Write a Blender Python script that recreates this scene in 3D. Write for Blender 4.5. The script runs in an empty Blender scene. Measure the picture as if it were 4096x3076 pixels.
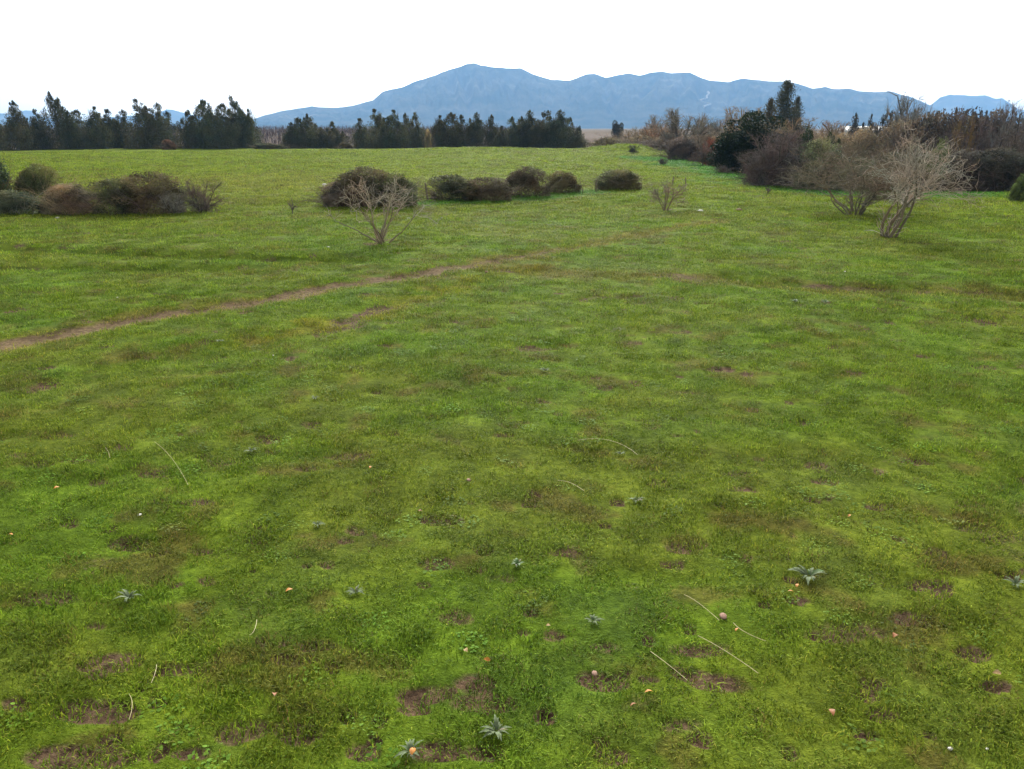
import bpy, math, random
import numpy as np
from mathutils import Vector, Matrix

# ------------------------------------------------------------------ camera, sky, sun, exposure
scene = bpy.context.scene
COL = scene.collection
CAM_H, PITCH, FPX = 3.2, math.radians(18.03), 3152.0        # FPX: focal length in source pixels (4096 wide)
cam_d = bpy.data.cameras.new("camera")
cam = bpy.data.objects.new("camera", cam_d)
COL.objects.link(cam)
cam.location = (0, 0, CAM_H)
cam.rotation_euler = (math.pi / 2 - PITCH, 0, 0)
cam_d.sensor_width = 36.0
cam_d.lens = 36.0 * FPX / 4096.0
cam_d.clip_start, cam_d.clip_end = 0.05, 60000
scene.camera = cam

SUN_EL, SUN_AZ = math.radians(32), math.radians(2)          # azimuth from straight ahead (+Y), positive to the right
world = bpy.data.worlds.new("World")
scene.world = world
world.use_nodes = True
wn, wl = world.node_tree.nodes, world.node_tree.links
wn.clear()
w_out = wn.new("ShaderNodeOutputWorld")
w_bg = wn.new("ShaderNodeBackground")
w_sky = wn.new("ShaderNodeTexSky")
w_sky.sky_type = 'NISHITA'
w_sky.sun_disc = False
w_sky.sun_elevation = SUN_EL
w_sky.sun_rotation = SUN_AZ
w_sky.air_density, w_sky.dust_density, w_sky.ozone_density = 1.0, 2.5, 1.0
w_bw = wn.new("ShaderNodeRGBToBW")                            # thin high cloud: the blue washes out to white
w_mix = wn.new("ShaderNodeMix"); w_mix.data_type = 'RGBA'
w_tint = wn.new("ShaderNodeMix"); w_tint.data_type = 'RGBA'; w_tint.blend_type = 'MULTIPLY'
w_tint.inputs[0].default_value = 1.0
w_tint.inputs[7].default_value = (1.0, 0.97, 0.92, 1)
wl.new(w_sky.outputs[0], w_bw.inputs[0])
w_mix.inputs[0].default_value = 1.0
wl.new(w_sky.outputs[0], w_mix.inputs[6])
wl.new(w_bw.outputs[0], w_mix.inputs[7])
wl.new(w_mix.outputs[2], w_tint.inputs[6])
wl.new(w_tint.outputs[2], w_bg.inputs[0])
w_bg.inputs[1].default_value = 0.15
wl.new(w_bg.outputs[0], w_out.inputs[0])

sun_d = bpy.data.lights.new("sun", 'SUN')
sun_d.energy = 1.8
sun_d.angle = math.radians(18)
sun_d.color = (1.0, 0.96, 0.88)
sun = bpy.data.objects.new("sun", sun_d)
COL.objects.link(sun)
sdir = Vector((math.sin(SUN_AZ) * math.cos(SUN_EL), math.cos(SUN_AZ) * math.cos(SUN_EL), math.sin(SUN_EL)))
sun.rotation_euler = sdir.to_track_quat('Z', 'Y').to_euler()
sun.location = (0, 0, 60)

scene.view_settings.view_transform = 'Standard'
scene.view_settings.look = 'None'
scene.view_settings.gamma = 1.0
scene.view_settings.exposure = 1.6
scene.view_settings.use_curve_mapping = False
scene.cycles.max_bounces = 5
scene.cycles.diffuse_bounces = 3
scene.cycles.transmission_bounces = 2
scene.cycles.volume_bounces = 1
scene.cycles.transparent_max_bounces = 4

# ------------------------------------------------------------------ helpers
def tag(o, label=None, cat=None, group=None, kind=None):
    if label: o["label"] = label
    if cat: o["category"] = cat
    if group: o["group"] = group
    if kind: o["kind"] = kind
    return o

def link(name, data, parent=None, mat=None):
    o = bpy.data.objects.new(name, data)
    COL.objects.link(o)
    if parent is not None: o.parent = parent
    if mat is not None and data is not None and len(data.materials) == 0: data.materials.append(mat)
    return o

def mesh_np(name, verts, faces, mat=None, tint=None, smooth=False, cols=None):
    """verts (N,3), faces (M,k) of one size or a list of such arrays."""
    if not isinstance(faces, list): faces = [faces]
    me = bpy.data.meshes.new(name)
    verts = np.asarray(verts, dtype=np.float32)
    me.vertices.add(len(verts)); me.vertices.foreach_set("co", verts.ravel())
    loops = np.concatenate([f.ravel() for f in faces]).astype(np.int32)
    sizes = np.concatenate([np.full(len(f), f.shape[1]) for f in faces])
    starts = np.concatenate([[0], np.cumsum(sizes)[:-1]]).astype(np.int32)
    me.loops.add(len(loops)); me.loops.foreach_set("vertex_index", loops)
    me.polygons.add(len(sizes)); me.polygons.foreach_set("loop_start", starts)
    me.polygons.foreach_set("use_smooth", np.full(len(sizes), smooth))
    if tint is not None:
        a = me.attributes.new("tint", 'FLOAT', 'POINT'); a.data.foreach_set("value", np.asarray(tint, dtype=np.float32))
    for k, c in (cols or {}).items():
        c = np.asarray(c, dtype=np.float32)
        if c.ndim == 2:
            a = me.attributes.new(k, 'FLOAT_COLOR', 'POINT')
            a.data.foreach_set("color", np.concatenate([c, np.ones((len(c), 1), np.float32)], 1).ravel())
        else:
            a = me.attributes.new(k, 'FLOAT', 'POINT'); a.data.foreach_set("value", c)
    me.update(calc_edges=True)
    me.validate()
    if mat: me.materials.append(mat)
    return me

def _hash(ix, iy, seed):
    h = (ix.astype(np.int64) * 374761393 + iy.astype(np.int64) * 668265263 + seed * 1442695041) & 0xffffffff
    h = ((h ^ (h >> 13)) * 1274126177) & 0xffffffff
    return ((h ^ (h >> 16)) & 0xffffff) / float(0xffffff)

def vnoise(x, y, seed=0):
    x = np.asarray(x, float); y = np.asarray(y, float)
    ix, iy = np.floor(x), np.floor(y); fx, fy = x - ix, y - iy
    fx = fx * fx * (3 - 2 * fx); fy = fy * fy * (3 - 2 * fy)
    a = _hash(ix, iy, seed); b = _hash(ix + 1, iy, seed); c = _hash(ix, iy + 1, seed); d = _hash(ix + 1, iy + 1, seed)
    return (a * (1 - fx) + b * fx) * (1 - fy) + (c * (1 - fx) + d * fx) * fy

def fbm(x, y, seed=0, oct=4):
    x = np.asarray(x, float); y = np.asarray(y, float)
    s = 0; a = 0.5; t = 0
    for i in range(oct):
        s = s + a * vnoise(x, y, seed + i * 17); t += a; a *= 0.5
        x, y = x * 2.03 + y * 0.31 + 5.1, y * 2.03 - x * 0.31 + 2.7
    return s / t

def sstep(a, b, x):
    t = np.clip((x - a) / (b - a), 0, 1)
    return t * t * (3 - 2 * t)

def ray(sx, sy):
    u, v = (sx - 2048) / FPX, (1538 - sy) / FPX
    cp, sp = math.cos(PITCH), math.sin(PITCH)
    return np.array([u, cp + v * sp, -sp + v * cp])

def flat_hit(sx, sy, z=0.0):
    d = ray(sx, sy); t = (z - CAM_H) / d[2]
    return d[0] * t, d[1] * t

# ------------------------------------------------------------------ the lie of the land
EDGE = [(-3000, 600), (-900, 598), (0, 597), (1400, 597), (2300, 596), (2480, 596), (2640, 604), (2710, 640),
        (2830, 668), (2960, 700), (3080, 738), (3250, 764), (3600, 768), (4096, 776), (5200, 800), (7000, 840)]
e_az, e_r = [], []
for sx, sy in EDGE:
    x, y = flat_hit(sx, sy); e_az.append(math.atan2(x, y)); e_r.append(math.hypot(x, y))
e_w = np.interp(e_az, [e_az[0], e_az[5], e_az[8], e_az[11], e_az[-1]], [50, 45, 30, 16, 16])
e_d = np.interp(e_az, [e_az[0], e_az[4], e_az[6], e_az[8], e_az[11], e_az[-1]], [3.0, 2.6, 2.2, 2.8, 4.0, 4.0])

def seg_dist(x, y, pts):
    best = np.full(np.shape(x), 1e9)
    for (ax, ay), (bx, by) in zip(pts[:-1], pts[1:]):
        dx, dy = bx - ax, by - ay
        t = np.clip(((x - ax) * dx + (y - ay) * dy) / (dx * dx + dy * dy), 0, 1)
        best = np.minimum(best, np.hypot(x - ax - t * dx, y - ay - t * dy))
    return best

PATH_PX = [(-500, 1490), (0, 1378), (200, 1335), (420, 1300), (600, 1262), (800, 1232), (1000, 1210), (1250, 1158), (1400, 1132),
           (1560, 1112), (1720, 1086), (1850, 1062), (2000, 1040), (2150, 1012), (2330, 984), (2500, 950), (2680, 915), (2900, 880)]
TRAIL_PX = [(-200, 1640), (0, 1592), (330, 1505), (560, 1470), (900, 1395), (1250, 1325), (1500, 1235), (1720, 1185), (1850, 1145), (2000, 1110), (2120, 1085)]
SIDE_PX = [(2030, 1078), (2200, 1088), (2450, 1100), (2640, 1108), (2900, 1118), (3150, 1135), (3500, 1150), (3800, 1160), (4200, 1175)]
BANK1_PX = [(-600, 1010), (0, 985), (500, 1010), (900, 1022), (1400, 1040)]
BANK2_PX = [(2900, 1100), (3100, 1135), (3400, 1150), (3700, 1152), (4096, 1180), (4600, 1210)]
BANK3_PX = [(-400, 1085), (200, 1065), (700, 1075), (1100, 1062)]
BANK4_PX = [(1500, 845), (1900, 838), (2300, 818), (2700, 800), (3000, 830), (3600, 870), (4400, 880)]
W = lambda L: [flat_hit(*p) for p in L]
PATH, TRAIL, SIDE, BANK1, BANK2, BANK3, BANK4 = map(W, (PATH_PX, TRAIL_PX, SIDE_PX, BANK1_PX, BANK2_PX, BANK3_PX, BANK4_PX))

# bare, trodden spots, plus thorn tree shade painted as earth: source pixel, full width and height in pixels
SPOTS_PX = [(2125, 1975, 150, 70), (2110, 2010, 120, 40), (2690, 2265, 130, 30), (1045, 2560, 110, 60), (1100, 2500, 90, 40), (440, 2970, 110, 80),
    (2420, 2110, 80, 26), (2450, 3020, 230, 110), (2400, 2960, 120, 60), (3745, 2212, 90, 50), (3680, 2480, 110, 45), (3900, 2600, 150, 60), (3990, 2730, 150, 50),
    (4060, 2310, 110, 50), (3500, 2860, 110, 40), (2180, 2850, 150, 90), (1070, 1752, 140, 40), (230, 1742, 190, 34), (1580, 1735, 80, 22),
    (270, 2100, 160, 50), (1660, 2830, 170, 40), (1790, 2760, 90, 40), (1520, 2880, 80, 50), (650, 2690, 110, 40), (500, 2830, 120, 60), (640, 3000, 90, 100),
    (60, 2820, 120, 60), (890, 1482, 90, 16), (1540, 1385, 60, 12), (2120, 1392, 80, 16), (3010, 1198, 56, 12), (3310, 1212, 46, 10),
    (3500, 1240, 60, 11), (3545, 1277, 40, 12), (3440, 1310, 56, 11), (3470, 1322, 40, 10), (3960, 1292, 60, 12), (3990, 1265, 60, 9), (3710, 1172, 60, 8),
    (2640, 1105, 60, 11), (2750, 1042, 46, 8), (750, 1016, 40, 8), (980, 1250, 70, 14), (3880, 1270, 50, 9), (1390, 2860, 70, 40),
    (1940, 2200, 90, 40), (1500, 2130, 70, 26), (1380, 2160, 90, 26), (1010, 2280, 60, 40), (640, 2210, 120, 30), (860, 2640, 60, 50),
    (2760, 2510, 70, 60), (2590, 2560, 90, 40), (2500, 2690, 110, 40), (2640, 2420, 90, 40), (3250, 2250, 60, 26), (3060, 2420, 60, 30),
    (3160, 3010, 80, 50), (3720, 2940, 150, 40), (3560, 1290, 40, 8), (2030, 1700, 160, 30), (1330, 2670, 80, 30), (1500, 2960, 60, 70),
    (2010, 1740, 90, 20), (1900, 1500, 60, 12), (2330, 1195, 40, 8), (2700, 1190, 60, 8), (2570, 1080, 50, 8), (1180, 1078, 30, 6), (1000, 1090, 40, 6),
    (60, 1243, 40, 7), (120, 1238, 40, 6), (620, 1175, 40, 8), (650, 1182, 30, 6), (810, 1178, 30, 5), (1480, 978, 60, 8), (1575, 980, 60, 8),  # pair flanking the thorn tree's base: its shade, put in as bare earth
    (1640, 1045, 50, 6), (2410, 1182, 50, 8), (3160, 1612, 60, 14), (3010, 1640, 60, 20), (3510, 1610, 80, 22), (3640, 1550, 60, 14), (1460, 1180, 60, 10)]
sp = []
for sx, sy, w, h in SPOTS_PX:
    x, y = flat_hit(sx, sy); x2, _ = flat_hit(sx + w / 2, sy); _, y2 = flat_hit(sx, sy - h / 2)
    g_ = .78 if sy > 1400 else 1.15; sp.append((x, y, max(0.045, abs(x2 - x) * g_), max(0.045 if sy > 1400 else .22, abs(y2 - y) * g_), 1.0))
rs = np.random.RandomState(5)
for i in range(1100):
    r = 3.0 + 75 * rs.rand() ** 1.35; a = math.radians(rs.uniform(-46, 46)); s = rs.uniform(0.025, 0.085) * (1 + r / 28)
    sp.append((r * math.sin(a), r * math.cos(a), s * rs.uniform(1.0, 2.6), s, rs.uniform(0.45, 0.95)))
SPOTS = np.array(sp)

def field_bare(x, y):
    """0 = closed turf, 1 = trodden bare earth, and the shade painted under the thorn tree"""
    x = np.asarray(x, float); y = np.asarray(y, float)
    n1 = fbm(x * 3.1, y * 3.1, 11, 3); n2 = fbm(x * 0.5, y * 0.5, 23, 3)
    out = np.zeros(x.shape)
    wob = (n1 - 0.5) * 1.6
    for px, py, rx, ry, s in SPOTS:
        m = (np.abs(x - px) < 2.0 * rx) & (np.abs(y - py) < 2.0 * ry)
        if not m.any(): continue
        d = np.sqrt(((x[m] - px) / rx) ** 2 + ((y[m] - py) / ry) ** 2) + wob[m]
        out[m] = np.maximum(out[m], s * (1 - sstep(0.55, 1.15, d)))
    dp = seg_dist(x, y, PATH) / (0.26 + 0.20 * n2) + (n1 - 0.5) * 1.3
    r = np.hypot(x, y)
    fade = 1 - sstep(18, 26, r)
    out = np.maximum(out, (1 - sstep(0.5, 1.25, dp)) * fade * 0.95)
    dt = seg_dist(x, y, TRAIL) / 0.5 + (n1 - 0.5) * 2.5
    gate = sstep(0.52, 0.62, n2)
    out = np.maximum(out, (1 - sstep(0.2, 0.9, dt)) * gate * 0.8)
    ds = seg_dist(x, y, SIDE) / 0.55 + (n1 - 0.5) * 2.6
    out = np.maximum(out, (1 - sstep(0.2, 0.9, ds)) * sstep(0.47, 0.6, n2) * 0.5)
    out = np.maximum(out, 0.3 * sstep(0.70, 0.80, fbm(x * 1.3 + 40, y * 1.3, 31, 4)))
    return out

def edge_r(az):
    return np.interp(az, e_az, e_r)

def height(x, y, fine=True):
    x = np.asarray(x, float); y = np.asarray(y, float)
    r = np.hypot(x, y); az = np.arctan2(x, y)
    R = edge_r(az); Wd = np.interp(az, e_az, e_w); D = np.interp(az, e_az, e_d)
    z = -D * sstep(0, 1, (r - R) / Wd)
    z = z + (1.3 + D) * sstep(170, 430, r)
    z = z + 0.30 * (fbm(x / 22 + 3, y / 16, 3, 3) - 0.5) * sstep(6, 30, r) * (1 + 3 * sstep(150, 300, r))
    # low mounds on the crest
    for sx, sy, rad, hh in ((2440, 600, 3.2, 0.62), (2535, 600, 2.6, 0.6), (1900, 600, 9, 0.35)):
        mx, my = flat_hit(sx, sy + 3)
        z = z + hh * np.exp(-(((x - mx) ** 2) / rad ** 2 + ((y - my) ** 2) / 16))
    if fine:
        f = 1 - sstep(60, 140, r)
        z = z + f * (0.07 * (fbm(x / 1.6, y / 0.9, 7, 3) - 0.5) + 0.035 * (fbm(x / 0.35, y / 0.3, 9, 2) - 0.5) * (1 - sstep(15, 40, r)))
        for B, A, w in ((BANK1, .26, .5), (BANK2, .11, .5), (BANK3, .18, .4), (BANK4, .16, .45), (PATH, .07, .45), (TRAIL, .05, .5)):
            d = seg_dist(x, y, B)
            z = z - A * np.exp(-(d / w) ** 2)
    return z

def hit(sx, sy):
    d = ray(sx, sy); d = d / np.linalg.norm(d[:2])
    rr = np.concatenate([np.arange(1.5, 60, 0.04), np.arange(60, 260, 0.25)])
    zz = height(d[0] * rr, d[1] * rr)
    k = np.argmax(CAM_H + d[2] * rr < zz)
    r = rr[k] if k > 0 else 120.0
    return np.array([d[0] * r, d[1] * r, float(height(np.array([d[0] * r]), np.array([d[1] * r]))[0])])

def at_range(sx, sy, r):
    """point on the ray of this pixel at ground range r"""
    d = ray(sx, sy); d = d / np.linalg.norm(d[:2])
    return np.array([d[0] * r, d[1] * r, CAM_H + d[2] * r])

def gz(x, y): return float(height(np.array([x]), np.array([y]))[0])

def field_color(x, y):
    x = np.asarray(x, float); y = np.asarray(y, float)
    r = np.hypot(x, y); az = np.arctan2(x, y)
    base = np.array([0.122, 0.185, 0.014]); fresh = np.array([0.082, 0.190, 0.014]); blue = np.array([0.070, 0.130, 0.028])
    dry = np.array([0.180, 0.165, 0.030]); yel = np.array([0.215, 0.200, 0.015]); lush = np.array([0.055, 0.185, 0.026])
    c = np.tile(base, (len(x), 1))
    def mix(c, k, w): return c * (1 - w[:, None]) + k * w[:, None]
    c = mix(c, fresh, sstep(0.45, 0.65, fbm(x / 1.7, y / 1.7, 41, 4)) * 0.3)
    c = mix(c, blue, sstep(0.52, 0.72, fbm(x / 0.8 + 9, y / 0.8, 47, 3)) * 0.28 * (1 - sstep(15, 35, r)))
    c = mix(c, dry, sstep(0.48, 0.66, fbm(x / 3.1, y / 2.2, 53, 4)) * 0.2)
    # the olive, worn part of the far field
    wx, wy = -16.0, 52.0
    c = mix(c, np.array([0.185, 0.165, 0.045]), np.exp(-(((x + 16) / 15) ** 2 + ((y - 50) / 13) ** 2)) * (0.45 + 0.5 * fbm(x / 4, y / 2, 59, 3)))
    c = mix(c, np.array([0.170, 0.230, 0.012]), sstep(18, 60, r) * 0.6)
    n = fbm(x * 2.4, y * 2.4, 61, 3); n2 = fbm(x * 0.45, y * 0.45, 67, 3)
    c = mix(c, yel, (1 - sstep(0.2, 1.1, seg_dist(x, y, TRAIL) / 0.75 + (n - .5) * 2.4)) * sstep(0.4, 0.55, n2) * 0.6)
    c = mix(c, dry, (1 - sstep(0.3, 1.2, seg_dist(x, y, PATH) / 0.6 + (n - .5) * 1.6)) * 0.8)
    c = mix(c, dry * 0.8, (1 - sstep(0.2, 1.2, seg_dist(x, y, SIDE) / 0.8 + (n - .5) * 2.2)) * 0.6)
    # lush strip along the foot of the thicket and below the brambles
    d = seg_dist(x, y, W([(2600, 632), (2760, 655), (2950, 690), (3150, 738), (3350, 762), (3700, 775)])) / 4.5 + (n2 - .5) * 1.6
    c = mix(c, lush, (1 - sstep(0.3, 1.2, d)) * 0.9)
    d = seg_dist(x, y, W([(1600, 822), (1750, 812), (2050, 800), (2350, 775)])) / 1.3 + (n2 - .5) * 1.5
    c = mix(c, lush, (1 - sstep(0.3, 1.2, d)) * 0.75)
    m1 = fbm(x / 0.22, y / 0.22, 73, 2)
    c = c * ((1.20 - 0.10 * (1 - sstep(5, 14, r))) * (0.68 + 0.64 * m1))[:, None]
    c = mix(c, np.array([0.15, 0.11, 0.035]), sstep(0.62, 0.76, fbm(x / 0.45, y / 0.38, 79, 3)) * 0.55)
    # beyond the crest: rough brown pasture, then ploughed ground
    R = edge_r(az); far = sstep(4, 30, r - R)
    c = mix(c, np.array([0.15, 0.115, 0.055]), far * 0.9)
    fieldn = vnoise(x / 90, y / 60, 71)
    c = mix(c, np.array([0.13, 0.085, 0.06]), sstep(190, 260, r) * (0.5 + 0.5 * fieldn))
    c = mix(c, np.array([0.19, 0.15, 0.125]), sstep(300, 330, r) * (1 - sstep(340, 380, r)) * sstep(0.05, 0.12, az) * 0.8)
    c = mix(c, np.array([0.13, 0.11, 0.07]), sstep(600, 1500, r) * 0.8)
    return c

# ------------------------------------------------------------------ materials
def new_mat(name):
    m = bpy.data.materials.new(name); m.use_nodes = True
    m.node_tree.nodes.clear()
    return m, m.node_tree.nodes, m.node_tree.links

def foliage_mat(name, leaf=0.3, rough=0.7, lo=0.4, hi=1.7, warm=(1.15, 1.0, 0.8)):
    """colour = the object's own colour, varied leaf by leaf (or twig by twig) through the 'tint' attribute"""
    m, N, L = new_mat(name)
    out = N.new("ShaderNodeOutputMaterial")
    oi = N.new("ShaderNodeObjectInfo")
    at = N.new("ShaderNodeAttribute"); at.attribute_name = "tint"
    mr = N.new("ShaderNodeMapRange"); mr.inputs[3].default_value = lo; mr.inputs[4].default_value = hi
    L.new(at.outputs["Fac"], mr.inputs[0])
    mul = N.new("ShaderNodeVectorMath"); mul.operation = 'SCALE'
    L.new(oi.outputs["Color"], mul.inputs[0]); L.new(mr.outputs[0], mul.inputs[3])
    geo = N.new("ShaderNodeNewGeometry")
    noi = N.new("ShaderNodeTexNoise"); noi.inputs["Scale"].default_value = 0.9; noi.inputs["Detail"].default_value = 3
    L.new(geo.outputs["Position"], noi.inputs["Vector"])
    cr = N.new("ShaderNodeValToRGB")
    cr.color_ramp.elements[0].position = 0.35; cr.color_ramp.elements[0].color = (0.85, 1.0, 0.95, 1)
    cr.color_ramp.elements[1].position = 0.65; cr.color_ramp.elements[1].color = (*warm, 1)
    L.new(noi.outputs["Fac"], cr.inputs[0])
    mm = N.new("ShaderNodeVectorMath"); mm.operation = 'MULTIPLY'
    L.new(mul.outputs[0], mm.inputs[0]); L.new(cr.outputs[0], mm.inputs[1])
    d = N.new("ShaderNodeBsdfPrincipled"); d.inputs["Roughness"].default_value = rough
    d.inputs["Specular IOR Level"].default_value = 0.15
    L.new(mm.outputs[0], d.inputs["Base Color"])
    if leaf > 0:
        t = N.new("ShaderNodeBsdfTranslucent"); L.new(mm.outputs[0], t.inputs["Color"])
        mx = N.new("ShaderNodeMixShader"); mx.inputs[0].default_value = leaf
        L.new(d.outputs[0], mx.inputs[1]); L.new(t.outputs[0], mx.inputs[2]); L.new(mx.outputs[0], out.inputs[0])
    else:
        L.new(d.outputs[0], out.inputs[0])
    return m

M_LEAF = foliage_mat("leaves", 0.25)
M_TWIG = foliage_mat("twigs", 0.0, 0.9, 0.6, 1.6, (1.1, 0.95, 0.85))
M_BARK = foliage_mat("bark", 0.0, 0.9, 0.6, 1.4, (1.1, 1.0, 0.9))

def grass_mat():
    m, N, L = new_mat("grass_blades")
    out = N.new("ShaderNodeOutputMaterial")
    gi = N.new("ShaderNodeAttribute"); gi.attribute_type = 'INSTANCER'; gi.attribute_name = "gcol"
    at = N.new("ShaderNodeAttribute"); at.attribute_name = "tint"
    cr = N.new("ShaderNodeValToRGB")
    e = cr.color_ramp.elements
    e[0].position = 0.0; e[0].color = (0.45, 0.52, 0.45, 1)
    e[1].position = 0.90; e[1].color = (1.45, 1.35, 1.3, 1)
    k = e.new(0.5); k.color = (0.95, 1.0, 0.95, 1)
    k = e.new(0.935); k.color = (1.8, 1.3, 1.6, 1)
    k = e.new(1.0); k.color = (2.4, 1.8, 2.4, 1)
    L.new(at.outputs["Fac"], cr.inputs[0])
    mm = N.new("ShaderNodeVectorMath"); mm.operation = 'MULTIPLY'
    L.new(gi.outputs["Color"], mm.inputs[0]); L.new(cr.outputs[0], mm.inputs[1])
    d = N.new("ShaderNodeBsdfPrincipled"); d.inputs["Roughness"].default_value = 0.55
    d.inputs["Specular IOR Level"].default_value = 0.03
    t = N.new("ShaderNodeBsdfTranslucent")
    L.new(mm.outputs[0], d.inputs["Base Color"]); L.new(mm.outputs[0], t.inputs["Color"])
    mx = N.new("ShaderNodeMixShader"); mx.inputs[0].default_value = 0.35
    L.new(d.outputs[0], mx.inputs[1]); L.new(t.outputs[0], mx.inputs[2]); L.new(mx.outputs[0], out.inputs[0])
    return m

def ground_mat():
    m, N, L = new_mat("pasture_ground")
    out = N.new("ShaderNodeOutputMaterial")
    g = N.new("ShaderNodeAttribute"); g.attribute_name = "gcol"
    b = N.new("ShaderNodeAttribute"); b.attribute_name = "bare"
    geo = N.new("ShaderNodeNewGeometry")
    def noise(scale, detail=4, rough=0.6):
        n = N.new("ShaderNodeTexNoise"); n.inputs["Scale"].default_value = scale; n.inputs["Detail"].default_value = detail
        n.inputs["Roughness"].default_value = rough
        L.new(geo.outputs["Position"], n.inputs["Vector"]); return n
    n1, n2, n3 = noise(14), noise(2.2, 5), noise(60, 3)
    # turf colour, broken up
    cr = N.new("ShaderNodeValToRGB")
    cr.color_ramp.elements[0].position = 0.3; cr.color_ramp.elements[0].color = (0.55, 0.58, 0.6, 1)
    cr.color_ramp.elements[1].position = 0.7; cr.color_ramp.elements[1].color = (1.2, 1.15, 1.1, 1)
    L.new(n2.outputs["Fac"], cr.inputs[0])
    cr2 = N.new("ShaderNodeValToRGB")
    cr2.color_ramp.elements[0].position = 0.3; cr2.color_ramp.elements[0].color = (0.6, 0.62, 0.6, 1)
    cr2.color_ramp.elements[1].position = 0.65; cr2.color_ramp.elements[1].color = (1.2, 1.15, 1.1, 1)
    L.new(n1.outputs["Fac"], cr2.inputs[0])
    m1 = N.new("ShaderNodeVectorMath"); m1.operation = 'MULTIPLY'
    L.new(g.outputs["Color"], m1.inputs[0]); L.new(cr.outputs[0], m1.inputs[1])
    m2 = N.new("ShaderNodeVectorMath"); m2.operation = 'MULTIPLY'
    L.new(m1.outputs[0], m2.inputs[0]); L.new(cr2.outputs[0], m2.inputs[1])
    # soil
    cs = N.new("ShaderNodeValToRGB")
    cs.color_ramp.elements[0].position = 0.3; cs.color_ramp.elements[0].color = (0.034, 0.020, 0.014, 1)
    cs.color_ramp.elements[1].position = 0.72; cs.color_ramp.elements[1].color = (0.165, 0.110, 0.066, 1)
    L.new(n1.outputs["Fac"], cs.inputs[0])
    mx = N.new("ShaderNodeMix"); mx.data_type = 'RGBA'
    mr = N.new("ShaderNodeMapRange"); mr.inputs[1].default_value = 0.12; mr.inputs[2].default_value = 0.55
    L.new(b.outputs["Fac"], mr.inputs[0]); L.new(mr.outputs[0], mx.inputs[0])
    tr = N.new("ShaderNodeAttribute"); tr.attribute_name = "track"
    ct = N.new("ShaderNodeValToRGB")
    ct.color_ramp.elements[0].position = 0.3; ct.color_ramp.elements[0].color = (0.075, 0.05, 0.03, 1)
    ct.color_ramp.elements[1].position = 0.7; ct.color_ramp.elements[1].color = (0.20, 0.145, 0.082, 1)
    L.new(n1.outputs["Fac"], ct.inputs[0])
    mt = N.new("ShaderNodeMix"); mt.data_type = 'RGBA'
    L.new(tr.outputs["Fac"], mt.inputs[0]); L.new(cs.outputs[0], mt.inputs[6]); L.new(ct.outputs[0], mt.inputs[7])
    L.new(m2.outputs[0], mx.inputs[6]); L.new(mt.outputs[2], mx.inputs[7])
    bs = N.new("ShaderNodeBsdfPrincipled"); bs.inputs["Roughness"].default_value = 0.95
    bs.inputs["Specular IOR Level"].default_value = 0.03
    L.new(mx.outputs[2], bs.inputs["Base Color"])
    bp = N.new("ShaderNodeBump"); bp.inputs["Strength"].default_value = 0.6; bp.inputs["Distance"].default_value = 0.03
    ad = N.new("ShaderNodeMath"); ad.operation = 'ADD'
    L.new(n1.outputs["Fac"], ad.inputs[0]); L.new(n3.outputs["Fac"], ad.inputs[1]); L.new(ad.outputs[0], bp.inputs["Height"])
    L.new(bp.outputs[0], bs.inputs["Normal"])
    L.new(bs.outputs[0], out.inputs[0])
    return m

def simple_mat(name, col, rough=0.8, var=0.25, scale=20, spec=0.2):
    m, N, L = new_mat(name)
    out = N.new("ShaderNodeOutputMaterial")
    tc = N.new("ShaderNodeTexCoord")
    n = N.new("ShaderNodeTexNoise"); n.inputs["Scale"].default_value = scale; n.inputs["Detail"].default_value = 4
    L.new(tc.outputs["Object"], n.inputs["Vector"])
    cr = N.new("ShaderNodeValToRGB")
    cr.color_ramp.elements[0].position = 0.3; cr.color_ramp.elements[0].color = (*[c * (1 - var) for c in col], 1)
    cr.color_ramp.elements[1].position = 0.7; cr.color_ramp.elements[1].color = (*[min(1, c * (1 + var)) for c in col], 1)
    L.new(n.outputs["Fac"], cr.inputs[0])
    b = N.new("ShaderNodeBsdfPrincipled"); b.inputs["Roughness"].default_value = rough; b.inputs["Specular IOR Level"].default_value = spec
    L.new(cr.outputs[0], b.inputs["Base Color"]); L.new(b.outputs[0], out.inputs[0])
    return m

M_GRASS, M_GROUND = grass_mat(), ground_mat()

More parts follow.
